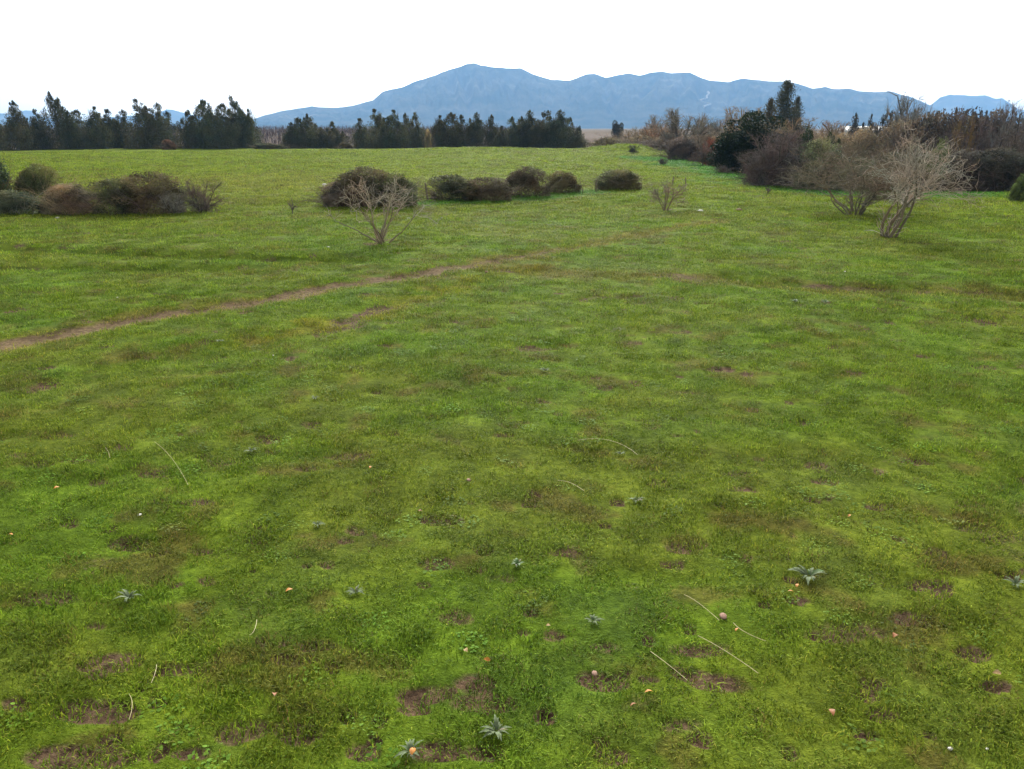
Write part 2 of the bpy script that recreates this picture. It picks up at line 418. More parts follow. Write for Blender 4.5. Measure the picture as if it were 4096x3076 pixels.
# ------------------------------------------------------------------ ground sheet
def build_ground():
    az = np.concatenate([np.radians(np.arange(-180, -60, 4.0)), np.radians(np.arange(-60, -42, 0.8)), np.radians(np.linspace(-42, 42, 440)),
                         np.radians(np.arange(42.8, 60, 0.8)), np.radians(np.arange(60, 180, 4.0))])
    rr = [0.6]
    while rr[-1] < 150: rr.append(rr[-1] * (1.0105 if rr[-1] > 2.6 else 1.08))
    while rr[-1] < 700: rr.append(rr[-1] * 1.03)
    while rr[-1] < 7000: rr.append(rr[-1] * 1.25)
    rr = np.array(rr)
    A, R = np.meshgrid(az, rr)
    x, y = (R * np.sin(A)).ravel(), (R * np.cos(A)).ravel()
    bare = field_bare(x, y) * (1 - sstep(100, 130, R.ravel()))
    z = height(x, y) - 0.035 * bare * (1 - sstep(30, 60, R.ravel()))
    na, nr = len(az), len(rr)
    i = np.arange(nr - 1)[:, None] * na; j = np.arange(na)[None, :]; j2 = (j + 1) % na
    f = np.stack([i + j, i + j2, i + na + j2, i + na + j], -1).reshape(-1, 4)
    f = f[:, ::-1]
    v = np.stack([x, y, z], 1)
    c = len(v); v = np.vstack([v, [[0, 0, gz(0, 0)]]])
    tri = np.stack([np.full(na, c), np.roll(np.arange(na), -1), np.arange(na)], 1)
    gc = np.vstack([field_color(x, y), [[0.1, 0.15, 0.03]]])
    me = mesh_np("ground", v, [f, tri], M_GROUND, smooth=True, cols={"gcol": gc * 0.72, "bare": np.append(bare, 0), "track": np.append(1 - sstep(0.5, 1.1, seg_dist(x, y, PATH)), 0)})
    o = link("ground", me)
    tag(o, kind="structure")
    return o
GROUND = build_ground()

# ------------------------------------------------------------------ grass (stuff)
def blade_clump(rng, n, radius, hmin, hmax, width, lean=1.25, kind="blade"):
    a = rng.rand(n) * 2 * np.pi; q = np.sqrt(rng.rand(n)) * radius
    bx, by = q * np.cos(a), q * np.sin(a)
    h = hmin + (hmax - hmin) * rng.rand(n) ** 1.3
    la = rng.rand(n) * 2 * np.pi; ln = lean * (0.2 + 0.8 * rng.rand(n))
    dx, dy = np.cos(la), np.sin(la)
    wx, wy = -dy, dx
    w = width * (0.6 + 0.8 * rng.rand(n)) / 2
    V = []
    for t, ww, bend in ((0, 1, 0), (0.55, 0.85, 0.35), (1.0, 0.0, 1.0)):
        cx = bx + dx * h * ln * bend; cy = by + dy * h * ln * bend; cz = h * (t if t < 1 else t * (1 - 0.25 * ln)) - (0.012 if t == 0 else 0)
        if ww > 0:
            V.append(np.stack([cx - wx * w * ww, cy - wy * w * ww, cz], 1)); V.append(np.stack([cx + wx * w * ww, cy + wy * w * ww, cz], 1))
        else: V.append(np.stack([cx, cy, cz], 1))
    v = np.stack(V, 1).reshape(-1, 3)
    b = np.arange(n)[:, None] * 5
    quads = b + np.array([[0, 1, 3, 2]]); tris = b + np.array([[2, 3, 4]])
    tint = np.repeat(rng.rand(n), 5)
    return v, [quads, tris], tint

def herb_clump(rng, n, radius, size):
    """little round and oval leaves lying among the grass"""
    a = rng.rand(n) * 2 * np.pi; q = np.sqrt(rng.rand(n)) * radius
    c = np.stack([q * np.cos(a), q * np.sin(a), 0.012 + 0.03 * rng.rand(n)], 1)
    th = rng.rand(n) * 2 * np.pi; s = size * (0.5 + rng.rand(n))
    u = np.stack([np.cos(th), np.sin(th), (rng.rand(n) - 0.3) * 0.6], 1); w = np.stack([-np.sin(th), np.cos(th), (rng.rand(n) - 0.5) * 0.5], 1)
    pts = [(-.5, 0), (-.2, .3), (.25, .3), (.5, 0), (.25, -.3), (-.2, -.3)]
    v = np.stack([c + u * (s * p)[:, None] + w * (s * k)[:, None] for p, k in pts], 1).reshape(-1, 3)
    f = np.arange(n)[:, None] * 6 + np.arange(6)[None, :]
    return v, [f], np.repeat(rng.rand(n) * 0.6 + 0.3, 6)

def build_grass():
    rng = np.random.RandomState(3)
    coll = bpy.data.collections.new("grass_clumps")
    specs = [("b", 85, .16, .018, .05, .0055), ("b", 85, .16, .02, .06, .005), ("b", 70, .15, .02, .05, .007), ("b", 95, .17, .015, .045, .005),
             ("b", 60, .15, .03, .085, .006), ("b", 85, .16, .02, .05, .006), ("h", 40, .13, .018), ("h", 34, .12, .024)]
    for k, s in enumerate(specs):
        v, f, t = blade_clump(rng, *s[1:]) if s[0] == "b" else herb_clump(rng, *s[1:])
        me = mesh_np("grass_clump", v, f, M_GRASS, tint=t)
        coll.objects.link(bpy.data.objects.new(f"grass_clump_{k:02d}", me))
    # positions: density falls with distance while the clumps grow
    r_s = np.linspace(2.0, 128, 4000)
    dens = 78 * np.minimum(1, (8.5 / r_s)) ** 1.45
    cdf = np.cumsum(dens * r_s); n = int(cdf[-1] * (r_s[1] - r_s[0]) * math.radians(88)); cdf /= cdf[-1]
    r = np.interp(rng.rand(n), cdf, r_s); az = np.radians(rng.uniform(-44, 44, n))
    keep = r < edge_r(az) + 3
    r, az = r[keep], az[keep]
    x, y = r * np.sin(az), r * np.cos(az)
    bare = field_bare(x, y)
    keep = rng.rand(len(x)) > bare * 1.05 - 0.02
    x, y, r, bare = x[keep], y[keep], r[keep], bare[keep]
    n = len(x)
    z = height(x, y) - 0.01
    hn = fbm(x / 0.7, y / 0.7, 83, 3); hn2 = fbm(x / 2.6, y / 2.6, 89, 3)
    s = np.maximum(1, r / 8.5) ** 0.72
    hz = np.maximum(1, r / 8.5) ** 0.5 * (0.28 + 0.95 * hn) * (0.75 + 0.4 * hn2) * (1 - 0.65 * bare)
    var = rng.randint(0, 6, n)
    herb = rng.rand(n) < (0.02 + 0.10 * sstep(0.58, 0.72, fbm(x / 0.9 + 50, y / 0.9, 97, 3))) * (1 - sstep(9, 16, r))
    var[herb] = rng.randint(6, 8, herb.sum())
    col = field_color(x, y)
    col[herb] *= np.array([0.85, 1.0, 1.5])
    col = col * (0.68 + 0.64 * rng.rand(n))[:, None]
    br = rng.rand(n) < 0.07
    col[br] = col[br] * 0.4 + np.array([0.10, 0.065, 0.03]) * 0.6
    me = bpy.data.meshes.new("grass")
    me.vertices.add(n); me.vertices.foreach_set("co", np.stack([x, y, z], 1).astype(np.float32).ravel())
    a = me.attributes.new("rot", 'FLOAT_VECTOR', 'POINT')
    rot = np.stack([rng.randn(n) * 0.08, rng.randn(n) * 0.08, rng.rand(n) * 6.283], 1); a.data.foreach_set("vector", rot.astype(np.float32).ravel())
    a = me.attributes.new("scl", 'FLOAT_VECTOR', 'POINT')
    a.data.foreach_set("vector", np.stack([s, s, hz], 1).astype(np.float32).ravel())
    a = me.attributes.new("var", 'INT', 'POINT'); a.data.foreach_set("value", var.astype(np.int32))
    a = me.attributes.new("gcol", 'FLOAT_COLOR', 'POINT'); a.data.foreach_set("color", np.concatenate([col, np.ones((n, 1))], 1).astype(np.float32).ravel())
    me.update()
    o = link("grass", me); me.materials.append(M_GRASS)
    tag(o, "short grazed green grass covering the pasture", "grass", kind="stuff")
    ng = bpy.data.node_groups.new("grass_scatter", 'GeometryNodeTree')
    ng.interface.new_socket("Geometry", in_out='INPUT', socket_type='NodeSocketGeometry')
    ng.interface.new_socket("Geometry", in_out='OUTPUT', socket_type='NodeSocketGeometry')
    N, L = ng.nodes, ng.links
    gi, go = N.new("NodeGroupInput"), N.new("NodeGroupOutput")
    ci = N.new("GeometryNodeCollectionInfo"); ci.inputs[0].default_value = coll; ci.inputs[1].default_value = True; ci.inputs[2].default_value = True
    ip = N.new("GeometryNodeInstanceOnPoints")
    def attr(name, t):
        q = N.new("GeometryNodeInputNamedAttribute"); q.data_type = t; q.inputs[0].default_value = name
        return [s_ for s_ in q.outputs if s_.enabled and s_.name == "Attribute"][0]
    L.new(gi.outputs[0], ip.inputs["Points"]); L.new(ci.outputs[0], ip.inputs["Instance"])
    ip.inputs["Pick Instance"].default_value = True
    L.new(attr("var", 'INT'), ip.inputs["Instance Index"]); L.new(attr("rot", 'FLOAT_VECTOR'), ip.inputs["Rotation"]); L.new(attr("scl", 'FLOAT_VECTOR'), ip.inputs["Scale"])
    L.new(ip.outputs[0], go.inputs[0])
    md = o.modifiers.new("scatter", 'NODES'); md.node_group = ng
    print("grass clumps:", n)
build_grass()

# ------------------------------------------------------------------ mountains
def mountain(name, prof, r_front, r_ridge, r_back, seed, cols, rows, spur):
    """prof: (source x, source y) of the skyline"""
    px = np.array(prof, float)
    sxs = np.linspace(px[0, 0], px[-1, 0], cols)
    sys_ = np.interp(sxs, px[:, 0], px[:, 1]) + (fbm(sxs / 26, sxs * 0, seed, 3) - 0.5) * 3.4
    az, el = [], []
    for a, b in zip(sxs, sys_):
        d = ray(a, b); az.append(math.atan2(d[0], d[1])); el.append(d[2] / math.hypot(d[0], d[1]))
    az, el = np.array(az), np.array(el)
    t = np.linspace(0, 1, rows)
    V = []
    for k, tt in enumerate(t):
        if tt < 0.72:
            u = tt / 0.72; r = r_front + (r_ridge - r_front) * u
            shape = u ** 0.95
        else:
            u = (tt - 0.72) / 0.28; r = r_ridge + (r_back - r_ridge) * u
            shape = 1 - u * 0.98
        ztop = CAM_H + el * r_ridge
        base = -20.0
        x = r * np.sin(az); y = r * np.cos(az)
        uu = min(1.0, tt / 0.72)
        env = math.sin(math.pi * uu) ** 0.8 if tt < 0.72 else 0
        w = (np.abs(fbm(az * 52 + 1.2 * fbm(az * 20, az * 0 + uu * 2.0, seed + 9, 2), az * 0 + uu * 1.6, seed + 3, 4) - 0.5) * 2) - 0.28
        rid = -w * spur * env + 0.35 * spur * env * (fbm(az * 190 + uu * 9, az * 30 + uu * 7, seed + 5, 4) - 0.5)
        z = base + (ztop - base) * shape * (1 + rid * 1.0)
        # the slope must stay below the skyline seen from the plain
        z = np.minimum(z, CAM_H + el * r * (0.985 if uu < 1 else 1.0) if tt < 0.72 else z)
        V.append(np.stack([x, y, z], 1))
    v = np.concatenate(V)
    i = np.arange(rows - 1)[:, None] * cols; j = np.arange(cols - 1)[None, :]
    f = np.stack([i + j, i + j + 1, i + cols + j + 1, i + cols + j], -1).reshape(-1, 4)
    o = link(name, mesh_np(name, v, f, M_MOUNT, smooth=True))
    tag(o, kind="structure")
    return v.reshape(rows, cols, 3), sxs

def mount_mat():
    m, N, L = new_mat("mountain_slopes")
    out = N.new("ShaderNodeOutputMaterial"); geo = N.new("ShaderNodeNewGeometry")
    n = N.new("ShaderNodeTexNoise"); n.inputs["Scale"].default_value = 0.006; n.inputs["Detail"].default_value = 8; n.inputs["Roughness"].default_value = 0.6
    L.new(geo.outputs["Position"], n.inputs["Vector"])
    cr = N.new("ShaderNodeValToRGB")
    e = cr.color_ramp.elements
    e[0].position = 0.38; e[0].color = (0.02, 0.03, 0.018, 1); e[1].position = 0.60; e[1].color = (0.085, 0.08, 0.055, 1)  # forest and rock tones, contrast raised to stand in for weak slope shading
    k = e.new(0.72); k.color = (0.20, 0.185, 0.15, 1)
    L.new(n.outputs["Fac"], cr.inputs[0])
    b = N.new("ShaderNodeBsdfPrincipled"); b.inputs["Roughness"].default_value = 1.0; b.inputs["Specular IOR Level"].default_value = 0
    L.new(cr.outputs[0], b.inputs["Base Color"]); L.new(b.outputs[0], out.inputs[0])
    return m
M_MOUNT = mount_mat()

MAIN = [(1000, 486), (1015, 476), (1060, 460), (1130, 442), (1245, 424), (1290, 428), (1345, 430), (1400, 424), (1440, 413), (1490, 400), (1530, 365), (1580, 352),
        (1610, 347), (1660, 322), (1700, 311), (1740, 297), (1790, 278), (1830, 266), (1860, 254), (1898, 247), (1925, 257), (1970, 264), (2020, 267),
        (2085, 270), (2130, 292), (2175, 308), (2205, 315), (2280, 319), (2345, 293), (2380, 292), (2425, 308), (2470, 297), (2515, 289), (2555, 299),
        (2600, 288), (2640, 282), (2690, 289), (2760, 286), (2800, 305), (2835, 318), (2915, 325), (2965, 312), (3030, 317), (3075, 322), (3150, 324),
        (3190, 331), (3250, 352), (3300, 345), (3345, 354), (3395, 351), (3440, 362), (3500, 367), (3530, 366), (3560, 361), (3600, 375), (3640, 385),
        (3690, 405), (3740, 432), (3790, 458), (3860, 480), (3960, 500), (4100, 512)]
mv, msx = mountain("mountains", MAIN, 3700, 5200, 6000, 101, 900, 110, 0.5)
FARR = [(3640, 500), (3690, 430), (3725, 418), (3760, 388), (3800, 376), (3860, 378), (3900, 382), (3940, 379), (3985, 393), (4010, 390), (4040, 412), (4075, 436), (4150, 446), (4400, 450), (4700, 500)]
mountain("mountains", FARR, 6300, 7400, 7900, 131, 240, 30, 0.15)
FARL = [(-400, 440), (-200, 445), (0, 452), (40, 456), (90, 442), (120, 440), (160, 462), (230, 478), (400, 480), (440, 468), (620, 455), (665, 437), (690, 438), (740, 452), (800, 462), (900, 470), (960, 476), (1010, 487), (1090, 492), (1200, 500)]
mountain("mountains", FARL, 6300, 7400, 7900, 151, 300, 30, 0.15)

# the pale zigzag road climbing the mountain
def zigzag():
    pts = [(2832, 366), (2842, 374), (2828, 384), (2832, 392), (2815, 396), (2800, 402), (2796, 400), (2812, 408), (2832, 412), (2846, 416), (2832, 420), (2816, 426), (2820, 432)]
    rows, cols = mv.shape[:2]
    P = []
    for sx, sy in pts:
        best = None
        c = int(np.argmin(np.abs(msx - sx)))
        d = ray(sx, sy); el = d[2] / math.hypot(d[0], d[1])
        colv = mv[:int(rows * .72), max(0, c - 6):c + 7].mean(1)
        e = (colv[:, 2] - CAM_H) / np.hypot(colv[:, 0], colv[:, 1])
        k = int(np.argmax(np.maximum.accumulate(e) >= el)); r = math.hypot(colv[k, 0], colv[k, 1]) - 45
        dd = d / math.hypot(d[0], d[1])
        P.append(np.array([dd[0] * r, dd[1] * r, CAM_H + el * r]))
    V, F = [], []
    for a, b in zip(P[:-1], P[1:]):
        n = len(V); w = np.array([0, 0, 3.4])
        V += [a - w, b - w, b + w, a + w, a - w + [0, 30, 0], b - w + [0, 30, 0], b + w + [0, 30, 0], a + w + [0, 30, 0]]
        F += [[n, n + 1, n + 2, n + 3], [n + 3, n + 2, n + 6, n + 7], [n, n + 4, n + 5, n + 1]]
    o = link("mountain_road", mesh_np("mountain_road", np.array(V), np.array(F), simple_mat("road_cut", (0.36, 0.33, 0.28), scale=0.02)))
    tag(o, kind="structure")
zigzag()

# ------------------------------------------------------------------ haze
def build_haze():
    x0, x1, y0, y1, z0, z1 = -5500, 5500, -900, 8000, -25, 500
    v = np.array([(x, y, z) for z in (z0, z1) for y in (y0, y1) for x in (x0, x1)], float)
    f = np.array([(0, 2, 3, 1), (4, 5, 7, 6), (0, 1, 5, 4), (2, 6, 7, 3), (0, 4, 6, 2), (1, 3, 7, 5)])
    m = bpy.data.materials.new("haze"); m.use_nodes = True
    N, L = m.node_tree.nodes, m.node_tree.links
    N.clear()
    out = N.new("ShaderNodeOutputMaterial"); pv = N.new("ShaderNodeVolumePrincipled")
    pv.inputs["Color"].default_value = (0.31, 0.59, 1.0, 1)
    pv.inputs["Density"].default_value = 0.000155
    pv.inputs["Anisotropy"].default_value = 0.0
    L.new(pv.outputs[0], out.inputs["Volume"])
    o = link("haze", mesh_np("haze", v, f, m))
    tag(o, kind="stuff")
build_haze()

# ------------------------------------------------------------------ branching plants
def nrm(a): return a / np.maximum(1e-9, np.linalg.norm(a, axis=-1, keepdims=True))

def grow(rng, P, D, L, R, nseg, wander=0.25, up=0.0, tip=0.25):
    pts, rad = [P], [R]; d = nrm(D)
    for k in range(nseg):
        d = nrm(d + rng.randn(*d.shape) * wander + np.array([0, 0, up]))
        P = P + d * (L / nseg)[:, None]
        pts.append(P); rad.append(R * (1 - (1 - tip) * (k + 1) / nseg))
    return np.stack(pts, 1), np.stack(rad, 1)

def children(rng, pts, rad, k, t0, spread, lenf, L, radf=0.55, out=0.0, up=0.1, centre=None):
    n, m, _ = pts.shape
    t = t0 + (1 - t0) * rng.rand(n, k); f = t * (m - 1); i = np.minimum(f.astype(int), m - 2); fr = (f - i)[..., None]
    a = np.take_along_axis(pts, i[..., None].repeat(3, -1), 1); b = np.take_along_axis(pts, (i + 1)[..., None].repeat(3, -1), 1)
    p = a * (1 - fr) + b * fr; d = nrm(b - a)
    ra = np.take_along_axis(rad, i, 1)
    q = nrm(rng.randn(n, k, 3)); q = nrm(q - d * (q * d).sum(-1, keepdims=True))
    o = np.zeros_like(p) if centre is None else nrm(p - centre)
    nd = nrm(d + q * spread + o * out + np.array([0, 0, up]))
    ll = (np.broadcast_to(L[:, None], (n, k)) * lenf * (0.6 + 0.8 * rng.rand(n, k)) * (1.15 - 0.5 * t))
    return p.reshape(-1, 3), nd.reshape(-1, 3), ll.ravel(), (ra * radf).ravel()

def tube_mesh(segs, sides):
    """segs: list of (pts (N,m,3), rad (N,m)) -> verts, quads, tint"""
    V, F, T = [], [], []; off = 0
    for pts, rad in segs:
        n, m, _ = pts.shape
        d = nrm(pts[:, 1:] - pts[:, :-1]); d = np.concatenate([d, d[:, -1:]], 1)
        ref = np.where(np.abs(d[..., 2:3]) > 0.9, np.array([1.0, 0, 0]), np.array([0, 0, 1.0]))
        u = nrm(np.cross(d, ref)); w = np.cross(d, u)
        rng = np.random.RandomState(n)
        ph = rng.rand(n)[:, None, None] * 6.28
        if sides == 2:
            ring = np.stack([u * np.cos(ph) + w * np.sin(ph), -(u * np.cos(ph) + w * np.sin(ph))], 2)
        else:
            ring = np.stack([u * np.cos(ph + 2 * np.pi * s / sides) + w * np.sin(ph + 2 * np.pi * s / sides) for s in range(sides)], 2)
        v = pts[:, :, None, :] + ring * rad[:, :, None, None]
        S = sides
        base = off + np.arange(n)[:, None, None] * (m * S) + np.arange(m - 1)[None, :, None] * S
        s = np.arange(S if S > 2 else 1)[None, None, :]
        f = np.stack([base + s, base + (s + 1) % S, base + S + (s + 1) % S, base + S + s], -1).reshape(-1, 4)
        V.append(v.reshape(-1, 3)); F.append(f); T.append(np.repeat(rng.rand(n), m * S)); off += n * m * S
    return np.concatenate(V), np.concatenate(F), np.concatenate(T)

def leaf_quads(rng, C, size, aspect=0.45, hang=0.0, outward=None):
    n = len(C)
    u = rng.randn(n, 3); u[:, 2] -= hang; 
    if outward is not None: u = nrm(u) + outward * 0.9
    u = nrm(u); q = nrm(np.cross(u, rng.randn(n, 3)))
    s = size * (0.6 + 0.8 * rng.rand(n))
    a = u * s[:, None] * 0.5; b = q * (s * aspect)[:, None] * 0.5
    v = np.stack([C - a, C + b * 0.9 - a * 0.1, C + a, C - b * 0.9 - a * 0.1], 1).reshape(-1, 3)
    f = np.arange(n)[:, None] * 4 + np.arange(4)[None, :]
    return v, f

def ball(rng, n):
    return nrm(rng.randn(n, 3)) * (rng.rand(n, 1) ** (1 / 3))

# --- unit-size meshes (1 high, about 1 wide), built once and shared by the copies
def euc_meshes(seed, pointy=1.0, w=0.42, nclump=120, per=95, leaf=0.036):
    rng = np.random.RandomState(seed)
    nl = rng.randint(2, 5)
    lx = rng.randn(nl, 2) * w * .42; lx[0] *= .3; lh = np.concatenate([[1.0], rng.uniform(.62, .95, nl - 1)])
    li = rng.choice(nl, nclump, p=lh / lh.sum())
    u = rng.rand(nclump) ** 1.05
    z = u * lh[li] * .985
    prof = np.interp(u, [0, .2, .5, .72, .86, .95, 1.0], [.95, .95, .80, .60, .36, .20, .05]) * w * (1.0 if nl < 3 else .85)
    a = rng.rand(nclump) * 6.283; q = prof * np.sqrt(rng.rand(nclump))
    lean = rng.randn(2) * 0.05
    C = np.stack([q * np.cos(a) + lx[li, 0] * (.4 + .6 * u) + lean[0] * z, q * np.sin(a) + lx[li, 1] * (.4 + .6 * u) + lean[1] * z, z], 1)
    rad = np.interp(u, [0, .5, .8, 1], [.16, .12, .065, .025]) * (0.6 + 0.8 * rng.rand(nclump))
    extra = np.array([[lx[m, 0] + lean[0] * lh[m] + rng.randn() * .015, lx[m, 1] + lean[1] * lh[m], lh[m] * f] for m in range(nl) for f in (.90, .955)])
    C = np.concatenate([C, extra]); rad = np.concatenate([rad, np.tile([.05, .03], nl)])
    P, T = [], []
    for c, r_ in zip(C, rad):
        k = int(per * (0.5 + 6 * r_)); b = ball(rng, k) * r_; b[:, 2] *= 1.35
        P.append(c + b); T.append(np.full(k, rng.rand()) * 0.65 + 0.35 * rng.rand(k))
    P = np.concatenate(P); T = np.concatenate(T); P[:, 2] = np.clip(P[:, 2], 0.01, 1.02)
    v, f = leaf_quads(rng, P, leaf, 0.42, hang=0.8)
    crown = mesh_np("crown", v, f, M_LEAF, tint=np.repeat(T, 4))
    p0 = np.array([[0, 0, -0.03]]); s0 = grow(rng, p0, np.array([[lean[0], lean[1], 1.0]]), np.array([0.93]), np.array([0.022]), 7, 0.04, 0.1, 0.15)
    c = children(rng, *s0, 26, 0.12, 0.9, 0.26, np.array([0.9]), 0.5, up=0.35)
    s1 = grow(rng, *c, 4, 0.12, 0.1, 0.2)
    v, f, t = tube_mesh([s0, s1], 5)
    return crown, mesh_np("trunk", v, f, M_BARK, tint=t)

def twig_meshes(seed, stems=26, k1=11, k2=15, spread=0.75, dome=1.0, thick=0.011, trunk=0.0, up=0.04, low=0.12, wander=0.16):
    """bare deciduous bush or tree: a fuzz of fine twigs"""
    rng = np.random.RandomState(seed)
    segs0 = []
    if trunk > 0:
        P = np.array([[0, 0, -0.02]]); tr = grow(rng, P, np.array([[rng.randn() * .08, rng.randn() * .08, 1.0]]), np.array([trunk]), np.array([thick * 3.6]), 4, 0.06, 0.05, 0.6)
        segs0.append(tr)
        P = tr[0][:, -1].repeat(stems, 0) - np.array([0, 0, 1.0]) * (rng.rand(stems, 1) * trunk * 0.45)
    else:
        P = np.stack([rng.randn(stems) * 0.05, rng.randn(stems) * 0.05, np.full(stems, -0.02)], 1)
    a = rng.rand(stems) * 6.283; e = np.arcsin(np.clip(low + (1 - low) * rng.rand(stems) ** 0.8, 0, 1))
    D = np.stack([np.cos(a) * np.cos(e) * spread, np.sin(a) * np.cos(e) * spread, np.sin(e)], 1)
    # stem lengths reach the dome
    top = 1.0 - (trunk * 0.8)
    Ls = np.minimum(top * 0.80, 0.80 / np.maximum(0.25, np.hypot(D[:, 0], D[:, 1]) / np.linalg.norm(D, axis=1)) * 0.55) * (0.75 + 0.35 * rng.rand(stems)) * dome
    s0 = grow(rng, P, D, Ls, np.full(stems, thick * (2.2 if trunk > 0 else 1.6)), 6, wander, up * 0.3, 0.35); segs0.append(s0)
    cen = np.array([0, 0, trunk * 0.8 + 0.05])
    c = children(rng, *s0, k1, 0.25, 1.1, 0.42, Ls, 0.5, out=0.5, up=up, centre=cen); s1 = grow(rng, *c, 3, 0.26, up * 0.3, 0.4)
    c2 = children(rng, *s1, k2, 0.15, 1.4, 0.5, c[2], 0.6, out=0.3, up=up, centre=cen); s2 = grow(rng, *c2, 2, 0.3, up * 0.2, 0.4)
    top_z = np.percentile(s2[0][..., 2], 98.2)
    m_ = s2[0][..., 2].max(1) < top_z; s2 = (s2[0][m_], s2[1][m_]); m_ = s1[0][..., 2].max(1) < top_z; s1 = (s1[0][m_], s1[1][m_])
    s0[0][..., 2] = np.minimum(s0[0][..., 2], top_z * .94)
    v, f, t = tube_mesh([s1, s2], 2); kz = 1.0 / np.percentile(v[:, 2], 99.3); kx = 0.5 / np.percentile(np.abs(v[:, :2]), 96)
    k = np.array([kx, kx, kz]); v[:, 2] = np.maximum(v[:, 2], 0.005)
    crown = mesh_np("twigs", v * k, f, M_TWIG, tint=t)
    v, f, t = tube_mesh(segs0, 5)
    return crown, mesh_np("stems", v * k, f, M_BARK, tint=t)

def mound_meshes(seed, nleaf=20000, leaf=0.034, lumps=9, canes=90, hang=0.2, aspect=0.55, flat=1.0):
    """bramble mound: leaves in a deep outer layer over tangled canes"""
    rng = np.random.RandomState(seed)
    L = np.stack([rng.uniform(-.30, .30, lumps), rng.uniform(-.22, .22, lumps), rng.uniform(0.15, .5, lumps)], 1)
    rad = rng.uniform(.22, .34, lumps)
    L[0] = [rng.uniform(-.1, .1), 0, .58]; rad[0] = .40
    k = rng.choice(lumps, nleaf, p=rad ** 2 / (rad ** 2).sum())
    d = nrm(rng.randn(nleaf, 3)); d[:, 2] = np.where(d[:, 2] < -0.3, -d[:, 2], d[:, 2])
    dn = fbm(d[:, 0] * 3 + k * 5, d[:, 2] * 3 + d[:, 1] * 2, seed + 4, 3)
    rr = rad[k] * (0.62 + 0.42 * rng.rand(nleaf) ** 0.7) * (0.70 + 0.62 * dn)
    P = L[k] + d * rr[:, None] * np.array([1, 1, flat])
    m = P[:, 2] > 0.0
    P, d = P[m], d[m]
    # ground skirt
    ns = nleaf // 5; a = rng.rand(ns) * 6.283
    S = np.stack([np.cos(a) * .46 * (0.8 + .22 * rng.rand(ns)), np.sin(a) * .38 * (.8 + .22 * rng.rand(ns)), rng.rand(ns) * .34], 1)
    P = np.concatenate([P, S]); d = np.concatenate([d, nrm(S)])
    n1 = fbm(P[:, 0] * 6, P[:, 2] * 6 + P[:, 1] * 3, seed, 3)
    keep = rng.rand(len(P)) < 0.45 + 0.9 * n1
    P, d, n1 = P[keep], d[keep], n1[keep]
    v, f = leaf_quads(rng, P, leaf, aspect, hang, outward=d)
    v[:, 2] = np.maximum(v[:, 2], -0.01)
    sc = 1.0 / max(0.5, np.percentile(v[:, 2], 98.5)); sx = 0.5 / np.percentile(np.abs(v[:, 0]), 98)
    v[:, 2] *= sc; v[:, :2] *= sx
    tint = np.clip(rng.rand(len(P)) * 0.6 + (n1 - 0.42) * 2.0, 0, 1)
    crown = mesh_np("foliage", v, f, M_LEAF, tint=np.repeat(tint, 4))
    b = np.stack([rng.uniform(-.3, .3, canes), rng.uniform(-.24, .24, canes), np.full(canes, -0.01)], 1)
    D = nrm(np.stack([b[:, 0] * 2 + rng.randn(canes) * .25, b[:, 1] * 2 + rng.randn(canes) * .25, np.full(canes, 1.0)], 1))
    s0 = grow(rng, b, D, rng.uniform(.45, 1.08, canes), np.full(canes, .006), 7, .13, -.10, .4)
    c = children(rng, *s0, 8, .35, .9, .3, np.full(canes, .7), .6, out=.2, up=0.15, centre=np.array([0, 0, .2])); s1 = grow(rng, *c, 3, .2, -.04, .4)
    v, f, t = tube_mesh([s0, s1], 2); v[:, 2] = np.maximum(v[:, 2] * sc, -0.01); v[:, :2] *= sx
    return crown, mesh_np("canes", v, f, M_TWIG, tint=t)

def broad_meshes(seed, nclump=38, per=420, leaf=0.03, wide=0.5):
    """round evergreen tree with bulging masses of leaves"""
    rng = np.random.RandomState(seed)
    C = ball(rng, nclump) * np.array([wide * .78, wide * .78, .40]) + np.array([0, 0, .55])
    C[:, 0] += 0.10 * (C[:, 2] - .5)
    rad = rng.uniform(.08, .19, nclump)
    P, T, Dd = [], [], []
    for c, r_ in zip(C, rad):
        k = int(per * (r_ / .13) ** 2); d = nrm(rng.randn(k, 3)); q = d * r_ * (0.7 + 0.35 * rng.rand(k, 1))
        P.append(c + q); Dd.append(d); T.append(np.clip(rng.rand(k) * .6 + rng.rand() * .3, 0, 1))
    P = np.concatenate(P); T = np.concatenate(T); Dd = np.concatenate(Dd)
    P[:, 2] = np.maximum(P[:, 2] / P[:, 2].max(), .02)
    v, f = leaf_quads(rng, P, leaf, .6, 0, outward=Dd)
    crown = mesh_np("crown", v, f, M_LEAF, tint=np.repeat(T, 4))
    s0 = grow(rng, np.array([[0, 0, -.05]]), np.array([[.05, 0, 1.]]), np.array([.75]), np.array([.045]), 5, .06, .05, .3)
    c = children(rng, *s0, 14, .3, 1.0, .5, np.array([.8]), .5, up=.2); s1 = grow(rng, *c, 4, .15, .05, .3)
    v, f, t = tube_mesh([s0, s1], 6)
    return crown, mesh_np("trunk", v, f, M_BARK, tint=t)

